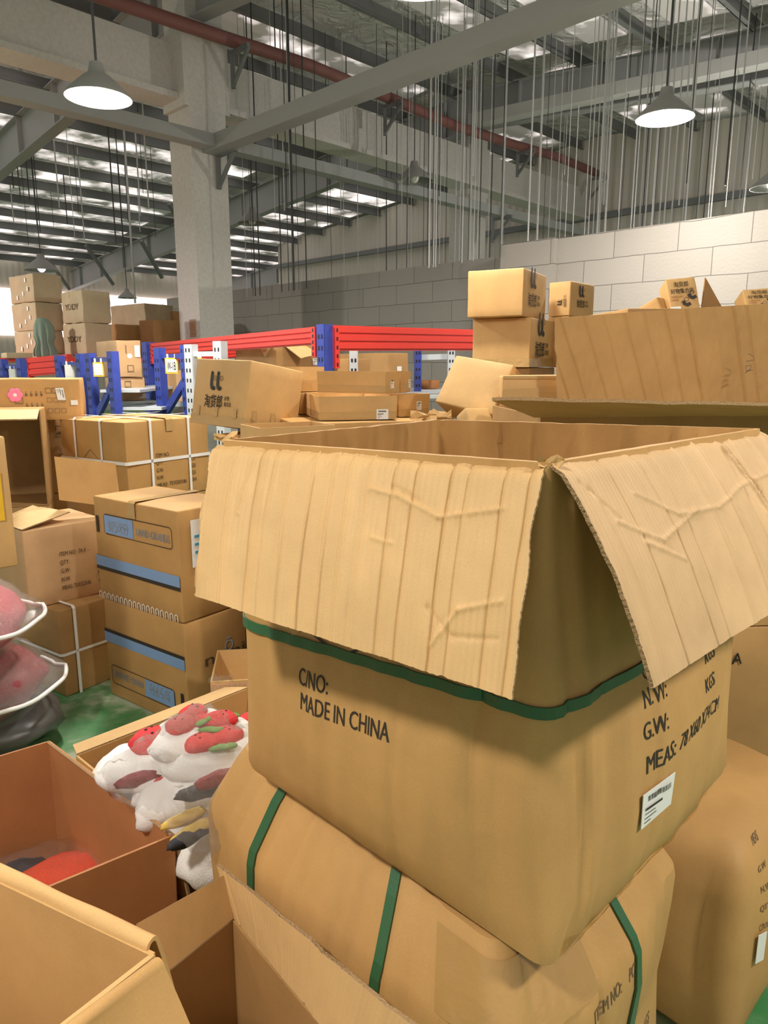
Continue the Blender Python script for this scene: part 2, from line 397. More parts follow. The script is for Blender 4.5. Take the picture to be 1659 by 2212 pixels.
def carton(f, label, mat='kraft', name='cardboard_box', cat='box', group=None, tape='b', r=.006, bulge=.004, wob=.002, seed=0, tape_mat='tape', tape_low=False):
    t = thing(name, label, cat, f.base(), group)
    mb = MB(); rbox_mesh(mb, f.c(), f.a * f.la / 2, f.b * f.lb / 2, f.up * f.h / 2, r, 6, bulge, wob, seed)
    mb.build('body', mat, t, smooth=True, merge=1e-5)
    if tape:
        w = .026; T, Lf, Rf = f.T(), f.L(), f.Rt(); o = .0025 + bulge; mb = MB()
        def strip(pts): mb.grid([[p, q] for p, q in pts])
        if tape == 'a':   # seam runs along a: down the right face
            m = f.lb / 2; n = 5
            strip([(T(m - w, f.la * k / n, o), T(m + w, f.la * k / n, o)) for k in range(n + 1)][::-1] + [(Rf(m - w, f.h, o), Rf(m + w, f.h, o)), (Rf(m - w, f.h - .07, o), Rf(m + w, f.h - .07, o))])
        else:
            m = f.la / 2; n = 5
            strip([(T(f.lb * k / n, m - w, o), T(f.lb * k / n, m + w, o)) for k in range(n + 1)][::-1] + [(Lf(f.la - m + w, f.h, o), Lf(f.la - m - w, f.h, o)), (Lf(f.la - m + w, f.h - .07, o), Lf(f.la - m - w, f.h - .07, o))])
        mb.build('tape', tape_mat, t)
    if tape_low:
        Lf, Rf = f.L(), f.Rt(); o = .0035; hh = .045
        mb = MB(); mb.grid([[Lf(f.la * k / 6, .0, o), Lf(f.la * k / 6, hh, o)] for k in range(7)] + [[Rf(f.lb * k / 6, 0, o), Rf(f.lb * k / 6, hh, o)] for k in range(7)]); mb.build('tape', 'tape', t)
    return t
def panel(mb, A, B, C, D, t):
    """thin slab: quad A B C D, thickness t to both sides"""
    A, B, C, D = V(A), V(B), V(C), V(D); n = (B - A).cross(D - A).normalized() * t / 2
    mb.add([p + s * n for s in (-1, 1) for p in (A, B, C, D)], [(3, 2, 1, 0), (4, 5, 6, 7), (0, 1, 5, 4), (1, 2, 6, 5), (2, 3, 7, 6), (3, 0, 4, 7)])
def flap(name, h0, h1, e0, e1, mat, parent, ridges=8, amp=.004, bow=.0, thick=.005, seed=0, nu=60, nv=24, jag=.0, creases=(), fold=.0, reg=False, jag_side=None, slant=.0, rw=1.0):
    """board flap: hinge h0-h1, free edge e0-e1; ridges run from hinge to free edge; creases are polylines in (u, v)"""
    h0, h1, e0, e1 = V(h0), V(h1), V(e0), V(e1); rnd = random.Random(seed); W = (h1 - h0).length; H = (e0 - h0).length
    n = (h1 - h0).cross(e0 - h0).normalized(); js = jag if jag_side is None else jag_side
    rd = [((k + .5) / ridges + rnd.uniform(-.3, .3) / ridges, rnd.choice((-1, 1, 1)) * amp * rnd.uniform(.5, 1.2), rnd.uniform(.003, .008)) for k in range(ridges)] if ridges else []
    rd.sort(); hs = [rnd.uniform(-.5, .5) * amp for _ in range(len(rd) + 2)]
    front, back, uvs = [], [], []
    for i in range(nu + 1):
        u0 = i / nu; rf, rb, ru = [], [], []
        for j in range(nv + 1):
            v0 = j / nv; u, v = u0, v0
            if js: w0 = .6 * noise.noise(V((v0 * 5, seed, 1))) + .18 * noise.noise(V((v0 * 50, seed, 1))) - 1.2 * max(0, noise.noise(V((v0 * 13, seed, 4))) - .4); u = u0 + js * w0 * (max(0, 1 - u0 / .02) - max(0, 1 - (1 - u0) / .02))
            if jag and v0 == 1: v = v0 + jag * (.5 * noise.noise(V((u0 * 5, seed, 3))) + .10 * noise.noise(V((u0 * 90, seed, 5))) - 1.1 * max(0, noise.noise(V((u0 * 19, seed, 7))) - .38))
            p = (h0 + (h1 - h0) * u) * (1 - v) + (e0 + (e1 - e0) * u) * v
            d = bow * math.sin(math.pi * min(1, v)) 
            for uj, am, ww in rd:
                uu = uj + slant * v + .004 * noise.noise(V((v * 3, uj * 9, seed))); x_ = (u - uu) * W
                d += am * .5 * math.exp(-(x_ / (.0017 * rw)) ** 2) + am * .22 * math.exp(-abs(x_) / .006)
            if rd:
                us = [0.0] + [r_[0] + slant * v + .004 * noise.noise(V((v * 3, r_[0] * 9, seed))) for r_ in rd] + [1.0]
                for k_ in range(len(us) - 1):
                    if us[k_] <= u <= us[k_ + 1]:
                        t_ = (u - us[k_]) / max(1e-6, us[k_ + 1] - us[k_]); d += (hs[k_] * (1 - t_) + hs[k_ + 1] * t_) * min(1, .3 + v); break
            d += amp * .45 * noise.noise(V((u * W * 5, v * H * 3, seed * 3.7))) + amp * .12 * noise.noise(V((u * W * 60, v * H * 22, seed)))
            for cr in creases:
                ca = cr[0]
                for (x0, y0), (x1, y1) in zip(cr[1:-1], cr[2:]):
                    ax, ay, bx, by = x0 * W, y0 * H, x1 * W, y1 * H; qx, qy = u * W, v * H
                    tt = max(0, min(1, ((qx - ax) * (bx - ax) + (qy - ay) * (by - ay)) / max(1e-9, (bx - ax) ** 2 + (by - ay) ** 2)))
                    dd = math.hypot(qx - ax - tt * (bx - ax), qy - ay - tt * (by - ay)); dd += .0016 * noise.noise(V((qx * 90, qy * 90, 3))); d += ca * math.exp(-(dd / .0028) ** 2) + ca * .4 * math.exp(-abs(dd) / .008)
            if fold: d -= fold * math.exp(-(v * H / (fold * 1.3)) ** 2)
            rf.append(p + n * (d + thick / 2)); rb.append(p + n * (d - thick / 2)); ru.append((u * W, v * H))
        front.append(rf); back.append(rb); uvs.append(ru)
    mb = MB(); mb.grid(front, uvs); mb.grid([r[::-1] for r in back], [r[::-1] for r in uvs]); o = mb.build(name, mat, parent, smooth=True)
    eb = MB()
    loop_f = [front[i][0] for i in range(nu + 1)] + [front[nu][j] for j in range(1, nv + 1)] + [front[i][nv] for i in range(nu - 1, -1, -1)] + [front[0][j] for j in range(nv - 1, 0, -1)]
    loop_b = [back[i][0] for i in range(nu + 1)] + [back[nu][j] for j in range(1, nv + 1)] + [back[i][nv] for i in range(nu - 1, -1, -1)] + [back[0][j] for j in range(nv - 1, 0, -1)]
    m = len(loop_f); eb.add(loop_f + loop_b, [(k, (k + 1) % m, m + (k + 1) % m, m + k) for k in range(m)]); eb.build('cut_edge', 'edge', o)
    return o
class Loft:
    """rounded-quad loops stacked bottom to top; side k: 0 N-R, 1 R-B, 2 B-L, 3 L-N"""
    def __init__(s, levels, ns=14, nc=5):
        s.ns, s.nc, s.g = ns, nc, []
        for q, r, bulge in levels: s.g.append(s.loop([V(p) for p in q], r, bulge))
        s.n = len(s.g[0]); s.per = 2 * nc + 0
    def loop(s, q, r, bulge):
        out = []; c0 = (q[0] + q[1] + q[2] + q[3]) / 4
        bl = bulge if isinstance(bulge, (list, tuple)) else [bulge] * 4; rr = r if isinstance(r, (list, tuple)) else [r] * 4
        for k in range(4):
            p, c, nx = q[k - 1], q[k], q[(k + 1) % 4]; d0 = (p - c).normalized(); d1 = (nx - c).normalized()
            A, B = c + d0 * rr[k], c + d1 * rr[k]
            for i in range(s.nc + 1):
                t = i / s.nc; out.append(A * (1 - t) ** 2 + c * 2 * t * (1 - t) + B * t * t)
            e = nx - d1 * rr[(k + 1) % 4]; o = V((d1.y, -d1.x, 0)).normalized()
            for i in range(1, s.ns): t = i / s.ns; out.append(B + (e - B) * t + o * bl[k] * math.sin(math.pi * t))
        return out
    def idx(s, k, u):
        """fractional loop index for side k at u in 0..1 (from mid-corner to mid-corner)"""
        per = s.nc + s.ns; return k * per + s.nc / 2 + u * per
    def at(s, fi, lv):
        fi %= s.n; i = int(fi); a = fi - i; j = (i + 1) % s.n; lv = max(0, min(len(s.g) - 1 - 1e-6, lv)); l = int(lv); b = lv - l
        return (s.g[l][i] * (1 - a) + s.g[l][j] * a) * (1 - b) + (s.g[l + 1][i] * (1 - a) + s.g[l + 1][j] * a) * b
    def nor(s, fi, lv):
        d = s.at(fi + .4, lv) - s.at(fi - .4, lv); e = s.at(fi, lv + .05) - s.at(fi, max(0, lv - .05)); return d.cross(e).normalized()
    def find(s, k, px, py):
        best = None
        for iu in range(0, 101):
            for il in range(0, (len(s.g) - 1) * 14 + 1):
                p = px_of(s.at(s.idx(k, iu / 100), il / 14)); d = (p[0] - px) ** 2 + (p[1] - py) ** 2
                if best is None or d < best[0]: best = (d, iu / 100, il / 14)
        return best[1], best[2]
    def frame(s, k, px, py, rot=0):
        """print frame whose origin is seen at the pixel; metres along the side and up"""
        u0, l0 = s.find(k, px, py); per = s.nc + s.ns; cr, sr = math.cos(R(rot)), math.sin(R(rot))
        p0 = s.at(s.idx(k, u0), l0); su = (s.at(s.idx(k, min(1, u0 + .02)), l0) - s.at(s.idx(k, u0 - .02 if u0 + .02 <= 1 else .96), l0)).length / (.04 if u0 + .02 <= 1 else u0 + .02 - .96 + .02)
        su = max(su, .2); sl = (s.at(s.idx(k, u0), min(len(s.g) - 1, l0 + .3)) - s.at(s.idx(k, u0), max(0, l0 - .3))).length / .6
        def fr(x, y, off=0):
            X, Y = x * cr - y * sr, x * sr + y * cr
            fi = s.idx(k, u0 + X / su); a, b, zt = 0.0, len(s.g) - 1.0, p0.z + Y
            for _ in range(26):
                lv = (a + b) / 2
                if s.at(fi, lv).z < zt: a = lv
                else: b = lv
            return s.at(fi, lv) + s.nor(fi, lv) * (off * .25 + .0007)
        return fr
    def shell(s, mb, l0=0, l1=None):
        l1 = len(s.g) - 1 if l1 is None else l1; n = s.n
        vs = [p for l in range(l0, l1 + 1) for p in s.g[l]]; uv = []
        for l in range(l0, l1 + 1):
            acc = 0
            for i in range(n):
                uv.append((acc, s.g[l][i].z)); acc += (s.g[l][(i + 1) % n] - s.g[l][i]).length
        mb.add(vs, [(l * n + i, l * n + (i + 1) % n, (l + 1) * n + (i + 1) % n, (l + 1) * n + i) for l in range(l1 - l0) for i in range(n)], uv)
        return mb

# ------------------------------------------------------------------ setting: axes A (up the block wall, to the left) and B (along the column line, to the right)
S2 = math.sqrt(.5)
DA, DB = V((-S2, S2, 0)), V((S2, S2, 0))
def ab(a, b, z=0): return DA * a + DB * b + V((0, 0, z))
RIDGE = 8.6
def roof_z(a): return 6.45 - .085 * abs(a - RIDGE)

m, nt, bs = new_mat('green_floor_paint')
tc = nd(nt, 'ShaderNodeTexCoord'); n1 = nd(nt, 'ShaderNodeTexNoise', Scale=2.3, Detail=7.0, Roughness=.62, Distortion=.6); n2 = nd(nt, 'ShaderNodeTexNoise', Scale=14.0, Detail=5.0)
nt.links.new(tc.outputs['Object'], n1.inputs['Vector']); nt.links.new(tc.outputs['Object'], n2.inputs['Vector'])
mxx = nd(nt, 'ShaderNodeMixRGB', Fac=.3); nt.links.new(n1.outputs['Fac'], mxx.inputs['Color1']); nt.links.new(n2.outputs['Fac'], mxx.inputs['Color2'])
rp = nd(nt, 'ShaderNodeValToRGB'); nt.links.new(mxx.outputs['Color'], rp.inputs['Fac'])
rp.color_ramp.elements[0].position = .40; rp.color_ramp.elements[0].color = (.05, .22, .07, 1)
rp.color_ramp.elements[1].position = .57; rp.color_ramp.elements[1].color = (.34, .40, .28, 1)
e = rp.color_ramp.elements.new(.48); e.color = (.12, .27, .12, 1)
nt.links.new(rp.outputs['Color'], bs.inputs['Base Color']); bs.inputs['Roughness'].default_value = .45
M['floor'] = m
mb = MB(); mb.box((0, 14, -.05), (24, 0, 0), (0, 22, 0), (0, 0, .05)); struct('floor', mb, 'floor')

# block wall: courses of large aerated blocks
def block_mat(name, col, row=.235, bw=.6):
    m, nt, b = new_mat(name); L = nt.links
    tc = nd(nt, 'ShaderNodeTexCoord'); nz = nd(nt, 'ShaderNodeTexNoise', Scale=3.0, Detail=3.0); L.new(tc.outputs['UV'], nz.inputs['Vector'])
    ms = nd(nt, 'ShaderNodeVectorMath', _operation='MULTIPLY_ADD'); L.new(nz.outputs['Color'], ms.inputs[0]); ms.inputs[1].default_value = (.008, .03, 0); L.new(tc.outputs['UV'], ms.inputs[2])
    br = nd(nt, 'ShaderNodeTexBrick', Scale=1.0); L.new(ms.outputs[0], br.inputs['Vector'])
    br.inputs['Brick Width'].default_value = bw; br.inputs['Row Height'].default_value = row; br.inputs['Mortar Size'].default_value = .0035; br.inputs['Mortar Smooth'].default_value = .2
    br.inputs['Color1'].default_value = (*col, 1); br.inputs['Color2'].default_value = (*[c * .93 for c in col], 1); br.inputs['Mortar'].default_value = (*[c * .34 for c in col], 1)
    L.new(br.outputs['Color'], b.inputs['Base Color']); b.inputs['Roughness'].default_value = .9
    n2 = nd(nt, 'ShaderNodeTexNoise', Scale=40.0, Detail=4.0); L.new(tc.outputs['UV'], n2.inputs['Vector'])
    sb = nd(nt, 'ShaderNodeMath', _operation='MULTIPLY_ADD'); L.new(br.outputs['Fac'], sb.inputs[0]); sb.inputs[1].default_value = -1.0; L.new(n2.outputs['Fac'], sb.inputs[2])
    bp = nd(nt, 'ShaderNodeBump', Strength=.3, Distance=.01); L.new(sb.outputs[0], bp.inputs['Height']); L.new(bp.outputs['Normal'], b.inputs['Normal'])
    return m
M['block_light'] = block_mat('pale_aerated_blocks', (.44, .405, .37))
M['block_shaded'] = block_mat('shaded_aerated_blocks', (.33, .31, .285))  # same blocks, with the shade on the left wall put into the colour
def block_wall(name, a0, a1, b, z, mat, th=.2):
    mb = MB(); P = [ab(a1, b), ab(a0, b), ab(a0, b, z), ab(a1, b, z)]; Q = [p + DB * th for p in P]; wd = a1 - a0
    mb.add(P, [(0, 1, 2, 3)], [(0, 0), (wd, 0), (wd, z), (0, z)])
    mb.add([P[3], P[2], Q[2], Q[3]], [(0, 1, 2, 3)], [(0, 0), (wd, 0), (wd, th), (0, th)])
    mb.add([P[1], Q[1], Q[2], P[2]], [(0, 1, 2, 3)], [(0, 0), (th, 0), (th, z), (0, z)])
    mb.add([Q[0], P[0], P[3], Q[3]], [(0, 1, 2, 3)], [(0, 0), (th, 0), (th, z), (0, z)])
    mb.add(Q, [(3, 2, 1, 0)], [(0, 0), (wd, 0), (wd, z), (0, z)])
    return struct(name, mb, mat)
block_wall('wall_right', -.5, 4.05, 6.45, 2.81, 'block_light')
block_wall('trim_1', 4.05, 4.68, 6.38, 2.81, 'block_light', .3)
block_wall('wall_back', 4.68, 12.2, 6.72, 2.76, 'block_shaded')

# roof: crumpled foil insulation on two slopes
m, nt, bs = new_mat('foil_insulation'); bs.inputs['Base Color'].default_value = (.82, .81, .79, 1); bs.inputs['Metallic'].default_value = .25; bs.inputs['Roughness'].default_value = .34
tc = nd(nt, 'ShaderNodeTexCoord'); vo = nd(nt, 'ShaderNodeTexNoise', Scale=3.2, Detail=4.0, Distortion=1.4); nt.links.new(tc.outputs['Object'], vo.inputs['Vector'])
bp = nd(nt, 'ShaderNodeBump', Strength=.9, Distance=.2); nt.links.new(vo.outputs['Fac'], bp.inputs['Height']); nt.links.new(bp.outputs['Normal'], bs.inputs['Normal'])
M['foil'] = m
mb = MB()
P = [[ab(a, b, roof_z(a)) for b in (-1.5, 5, 10, 15.3, 20, 30)] for a in (-2, 2, 5, RIDGE, 12, 18, 26)]
mb.grid(P); mb.grid([[p + V((0, 0, .08)) for p in r][::-1] for r in P]); struct('ceiling', mb, 'foil')
# purlins along B
def purlin(a, b0, b1, d=.19):
    mb = MB(); z = roof_z(a) - .02; mb.bar(ab(a, b0, z - d / 2), ab(a, b1, z - d / 2), .012, d); mb.bar(ab(a - .03, b0, z - d + .006), ab(a - .03, b1, z - d + .006), .07, .012)
    o = struct('purlin', mb, 'steel_dark'); return o
a = -1.0
while a < 26:
    purlin(a, -1.0, 15.1 if a < 20 else 29); a += 1.25
# added glowing strips for lit foil between the purlins on the far slope
m, nt, bs = new_mat('roof_glow_sheet'); bs.inputs['Base Color'].default_value = (.75, .72, .7, 1)
tc = nd(nt, 'ShaderNodeTexCoord'); nz = nd(nt, 'ShaderNodeTexNoise', Scale=1.6, Detail=5.0); nt.links.new(tc.outputs['Object'], nz.inputs['Vector'])
rp = nd(nt, 'ShaderNodeValToRGB'); nt.links.new(nz.outputs['Fac'], rp.inputs['Fac']); rp.color_ramp.elements[0].position = .42; rp.color_ramp.elements[0].color = (.05, .045, .045, 1); rp.color_ramp.elements[1].position = .62; rp.color_ramp.elements[1].color = (1, .9, .86, 1)
nt.links.new(rp.outputs['Color'], bs.inputs['Emission Color']); bs.inputs['Emission Strength'].default_value = 1.15; M['roof_glow'] = m
md = m.copy(); md.name = 'roof_glow_sheet_dim'; md.node_tree.nodes['Principled BSDF'].inputs['Emission Strength'].default_value = 1.05  # dimmer copy: glow of lit foil put into the sheets near the ridge
for q in md.node_tree.nodes:
    if q.type == 'VALTORGB': q.color_ramp.elements[0].position = .50; q.color_ramp.elements[1].position = .68
M['roof_glow_dim'] = md
def roof_glow(a, b0, b1, mat='roof_glow', hw=.42):
    mb = MB(); z = roof_z(a + .6) - .03; mb.box(ab(a + .62, (b0 + b1) / 2, z), DA * hw + V((0, 0, (-.085 if a > RIDGE else .085) * hw)), DB * (b1 - b0) / 2, V((0, 0, .008))); o = mb.build('roof_glow_panel', mat); o['kind'] = 'structure'
k = 11.5
while k < 25.5:
    roof_glow(k, -1, 10.4); roof_glow(k, 11.2, 14.9 if k < 19 else 28.5); k += 1.25
k = -1.0
while k < 11.4:
    if abs(k + .62 - RIDGE) > .6: roof_glow(k, 5.6, 10.4, 'roof_glow_dim', .30); roof_glow(k, 11.2, 14.8, 'roof_glow_dim', .34)
    k += 1.25
# rafters along A (deep steel girders) at each column line
def rafter(b, a0, a1, d=.62, mat='steel'):
    for p, q in ((a0, RIDGE), (RIDGE, a1)):
        if q <= p: continue
        z0, z1 = roof_z(p) - .2, roof_z(q) - .2; mb = MB(); dn = V((0, 0, d))
        mb.bar(ab(p, b, z0 - d / 2), ab(q, b, z1 - d / 2), .012, d); mb.bar(ab(p, b, z0 - d), ab(q, b, z1 - d), .2, .018); mb.bar(ab(p, b, z0), ab(q, b, z1), .2, .018)
        k = p + .6
        while k < q: mb.box(ab(k, b, roof_z(k) - .2 - d / 2), DA * .005, DB * .09, V((0, 0, d / 2))); k += 1.6
        struct('roof_girder', mb, mat)
rafter(5.16, -1, 26); rafter(10.8, -1, 26); rafter(16.6, 20.2, 26); rafter(22.2, 20.2, 26)
# concrete columns with haunched heads and the beam between them
def column(c, w, z, lab):
    mb = MB(); h = w / 2
    mb.box((c.x, c.y, z / 2), DA * h, DB * h, V((0, 0, z / 2)))
    mb.box((c.x, c.y, 5.05), DA * h * 1.02, DB * h * 1.25, V((0, 0, .42))); 
    o = struct('column', mb, 'concrete'); return o
C1, C2 = V((-2.32, 9.75, 0)), V((1.56, 14.3, 0))
column(C1, .50, 5.95, ''); column(C2, .48, 5.95, '')
def B_on(line0, t, z): return V((line0.x, line0.y, z)) + DB * t
mb = MB(); mb.bar(C1 - DB * 9 - DA * .05 + V((0, 0, 5.06)), C2 + DB * 4.6 - DA * .05 + V((0, 0, 5.06)), .3, .6)
mb.bar(C1 - DB * 9 - DA * .12 + V((0, 0, 4.755)), C2 + DB * 4.6 - DA * .12 + V((0, 0, 4.755)), .42, .07); struct('concrete_beam', mb, 'concrete')
# end wall of ribbed metal sheet
m, nt, bs = new_mat('ribbed_sheet'); tc = nd(nt, 'ShaderNodeTexCoord'); wv = nd(nt, 'ShaderNodeTexWave', Scale=1.6, Distortion=0.0); wv.bands_direction = 'X'; nt.links.new(tc.outputs['UV'], wv.inputs['Vector'])
bp = nd(nt, 'ShaderNodeBump', Strength=.5, Distance=.05); nt.links.new(wv.outputs['Fac'], bp.inputs['Height']); nt.links.new(bp.outputs['Normal'], bs.inputs['Normal'])
bs.inputs['Base Color'].default_value = (.64, .59, .52, 1); bs.inputs['Roughness'].default_value = .55; M['sheet'] = m
mb = MB()
ks = [-3, 2, 5, RIDGE, 12, 16, 20]
mb.grid([[ab(k, 15.1, 0), ab(k, 15.1, roof_z(k) - .05)] for k in ks][::-1], [[(k, 0), (k, roof_z(k))] for k in ks][::-1]); struct('wall_end', mb, 'sheet')
ks2 = [20, 23, 26]
mb = MB(); mb.grid([[ab(k, 29, 0), ab(k, 29, roof_z(k) - .05)] for k in ks2][::-1], [[(k, 0), (k, roof_z(k))] for k in ks2][::-1]); struct('wall_far', mb, 'sheet')
mb = MB(); mb.grid([[ab(20, b, 0), ab(20, b, 5.3)] for b in (15.1, 29)][::-1], [[(b, 0), (b, 5.3)] for b in (15.1, 29)][::-1]); struct('wall_inner', mb, 'sheet')
mb = MB(); mb.grid([[ab(26, b, 0), ab(26, b, roof_z(26) - .05)] for b in (-1.5, 5, 12, 20, 30)][::-1], [[(b, 0), (b, 4)] for b in (-1.5, 5, 12, 20, 30)][::-1]); struct('wall_left', mb, 'sheet')
# daylight strip glazing in the far side wall
m, nt, bs = new_mat('daylight_glazing'); bs.inputs['Base Color'].default_value = (.8, .74, .7, 1); bs.inputs['Emission Color'].default_value = (1, .86, .80, 1); bs.inputs['Emission Strength'].default_value = 1.25; M['daylight'] = m
mb = MB(); mb.box(ab(25.9, 10, 3.3), DA * .03, DB * 11, V((0, 0, .75))); struct('window_1', mb, 'daylight')
# girts on the end wall
for z in (3.6, 4.75):
    mb = MB(); mb.bar(ab(-3, 15.0, z), ab(20, 15.0, z), .1, .12); struct('wall_girt', mb, 'steel_dark')
# steel tie beams and cable trays hung below the roof
def steel_bar(name, p, q, w, h, mat, label=None, cat=None):
    mb = MB(); mb.bar(p, q, w, h); o = mb.build(name, mat)
    if label: tag(o, label, cat)
    else: o['kind'] = 'structure'
    return o
T0 = C1 - DA * .45 + V((0, 0, 4.22))
steel_bar('tie_beam', T0 - DB * 6, T0 + DB * 10.2, .20, .14, 'steel')
steel_bar('tie_beam', T0 + DA * .2, T0 - DA * 8.5, .20, .17, 'steel')
steel_bar('tie_beam', at(1020, 262, 13.0) , at(1800, 96, 9.6), .24, .17, 'steel_light')
mb = MB()
pts = [C1 - DB * 8 - DA * .42 + V((0, 0, 5.42))] + [C1 + DB * k - DA * .42 + V((0, 0, 5.42 + .05 * math.sin(k))) for k in (-4, -2, 0, 1.5, 3, 4.5, 6, 7.5, 9.2)]
mb.tube(pts, .075, 10); o = mb.build('sprinkler_pipe', 'pipe_red', smooth=True); tag(o, 'dusty dark red pipe running along the top of the concrete beam', 'pipe')
for k in (.35, 3.0, 6.4, 9.0):   # brackets carrying the pipe and tray
    q = C1 + DB * k - DA * .3
    mb = MB(); mb.bar(q + V((0, 0, 5.34)), q - DA * .35 + V((0, 0, 5.34)), .05, .05); mb.bar(q + V((0, 0, 4.98)), q - DA * .35 + V((0, 0, 5.32)), .04, .04); mb.bar(q + V((0, 0, 4.95)), q + V((0, 0, 5.36)), .05, .05)
    struct('pipe_bracket', mb, 'steel_dark')
for k in (.1, 5.75):
    q = C1 + DB * k - DA * .28
    mb = MB(); mb.bar(q + V((0, 0, 4.14)), q - DA * .4 + V((0, 0, 4.14)), .05, .05); mb.bar(q + V((0, 0, 3.78)), q - DA * .36 + V((0, 0, 4.12)), .04, .04); mb.bar(q + V((0, 0, 3.75)), q + V((0, 0, 4.16)), .05, .05)
    struct('beam_bracket', mb, 'steel_dark')
# diagonal knee braces under the girders
for (x0, y0, x1, y1, Y) in ((305, 520, 350, 600, 17.5), (365, 440, 400, 500, 17), (185, 530, 245, 615, 21), (105, 560, 150, 625, 23)):
    mb = MB(); mb.bar(at(x0, y0, Y), at(x1, y1, Y + .8), .07, .07); struct('knee_brace', mb, 'steel_dark')

# ---- lamps
def lamp_mesh(r, lit, loc, label, group='industrial pendant lamps'):
    t = thing('pendant_lamp', label, 'lamp', loc, group); c = V(loc)
    mb = MB(); mb.lathe(c, [(.02, r * .92), (r * .20, r * .9), (r * .26, r * .62), (r * .45, r * .48), (r * .95, r * .02), (r, -.02), (r * .97, -.02), (r * .9, .012), (r * .42, r * .42), (r * .2, r * .5)], 40); mb.build('lamp_shade', 'shade', t, smooth=True, auto=50)
    mb = MB(); mb.lathe(c, [(.001, -.005), (r * .955, -.005)] if lit else [(.001, r * .3), (r * .3, r * .32)], 40)
    if lit: mb.build('diffuser', 'glow', t)
    mb = MB(); mb.blob(c + V((0, 0, r * (.1 if lit else .16))), (r * .26, 0, 0), (0, r * .26, 0), (0, 0, r * .34), 8); mb.build('bulb', 'bulb' if lit else ('bulb_dim' if 'dim' in label else 'paper'), t, smooth=True)
    top = roof_z((-c.x + c.y) * S2) + .02
    mb = MB(); mb.tube([c + V((0, 0, r * .9)), V((c.x, c.y, max(top, c.z + 1)))], .008, 6); mb.build('suspension_rod', 'rod_dark', t)
    return t
LB = ['bright round pendant lamp at upper left, before the concrete column', 'bright round pendant lamp at upper right, above the pale block wall', 'bright pendant lamp overhead at the top edge of the view']
for i, (x, y, z, pw) in enumerate(LAMPS_AND_FILL):
    if i < 3: lamp_mesh(.2, True, (x, y, z), LB[i])
    ld = bpy.data.lights.new('lamp_or_fill_light', 'AREA'); ld.shape = 'DISK'; ld.size = .36; ld.energy = pw; ld.color = (1.0, .93, .83)
    lo = bpy.data.objects.new('lamp_or_fill_light', ld); COL.objects.link(lo); lo.location = (x, y, z - .045)
    lp = bpy.data.lights.new('bulb_or_fill_light', 'POINT'); lp.energy = (22, 38, 24, 36, 20, 12, 60, 170)[i]; lp.color = (1, .93, .83); lp.shadow_soft_size = .05
    po = bpy.data.objects.new('bulb_or_fill_light', lp); COL.objects.link(po); po.location = (x, y, z - .10)
lamp_mesh(.27, False, at(895, 388, 11.2), 'unlit grey pendant lamp hanging right of the big column, near the second column')
lamp_mesh(.24, False, at(545, 480, 12.0), 'unlit dark pendant lamp just right of the big concrete column')
lamp_mesh(.30, False, at(90, 582, 14.0), 'dim grey pendant lamp over the tall stack at far left')
lamp_mesh(.2, False, at(275, 642, 16.5), 'small dark conical pendant lamp left of the big column, low down')
lamp_mesh(.24, False, at(1668, 402, 9.0), 'dark pendant lamp cut off by the right edge of the view')
mb = MB(); p = at(292, 655, 14.5); mb.tube([p, V((p.x, p.y, roof_z((-p.x + p.y) * S2) + .02))], .02, 8); o = mb.build('conduit_pole', 'rod', smooth=True); tag(o, 'thin white conduit dropping from the roof behind far left boxes', 'pipe')

# ---- hanging wires
rnd = random.Random(5); wires = []
me_src = None
def wire(px, pyb, Y, thick, dark):
    global me_src
    p = at(px, pyb, Y); top = roof_z((-p.x + p.y) * S2) - .05; key = (thick, dark)
    if key not in wires_src:
        mb = MB(); mb.tube([(0, 0, 0), (0, 0, 1)], thick, 5); o = mb.build('hanging_wire', 'rod_dark' if dark else 'rod'); wires_src[key] = o
    else:
        o = wires_src[key].copy(); COL.objects.link(o)
    o.location = p; o.scale = (1, 1, top - p.z)
    return o
wires_src = {}
ends = []
for i in range(92):
    px = rnd.uniform(900, 1640); ends.append((px, (rnd.uniform(340, 470) if rnd.random() < .25 else 540 - (px - 1188) * .148), rnd.uniform(7.6, 12.5), rnd.choice((.004, .006, .009)), rnd.random() < .3))
for i in range(38):
    px = rnd.uniform(520, 960); ends.append((px, (rnd.uniform(380, 520) if rnd.random() < .4 else 645 - (px - 513) * .145), rnd.uniform(9.5, 13.5), rnd.choice((.004, .006, .009)), rnd.random() < .45))
for i in range(26):
    px = rnd.uniform(5, 400); ends.append((px, rnd.uniform(380, 560), rnd.uniform(12, 18), rnd.choice((.006, .009, .012)), rnd.random() < .5))
for i, (px, py, Y, th, dk) in enumerate(ends):
    o = wire(px, py, Y, th, dk)
    tag(o, ('thin dark wire' if dk else 'thin pale wire') + ' hanging straight down from the warehouse roof', 'wire', 'dark wires hanging from the roof' if dk else 'pale wires hanging from the roof')

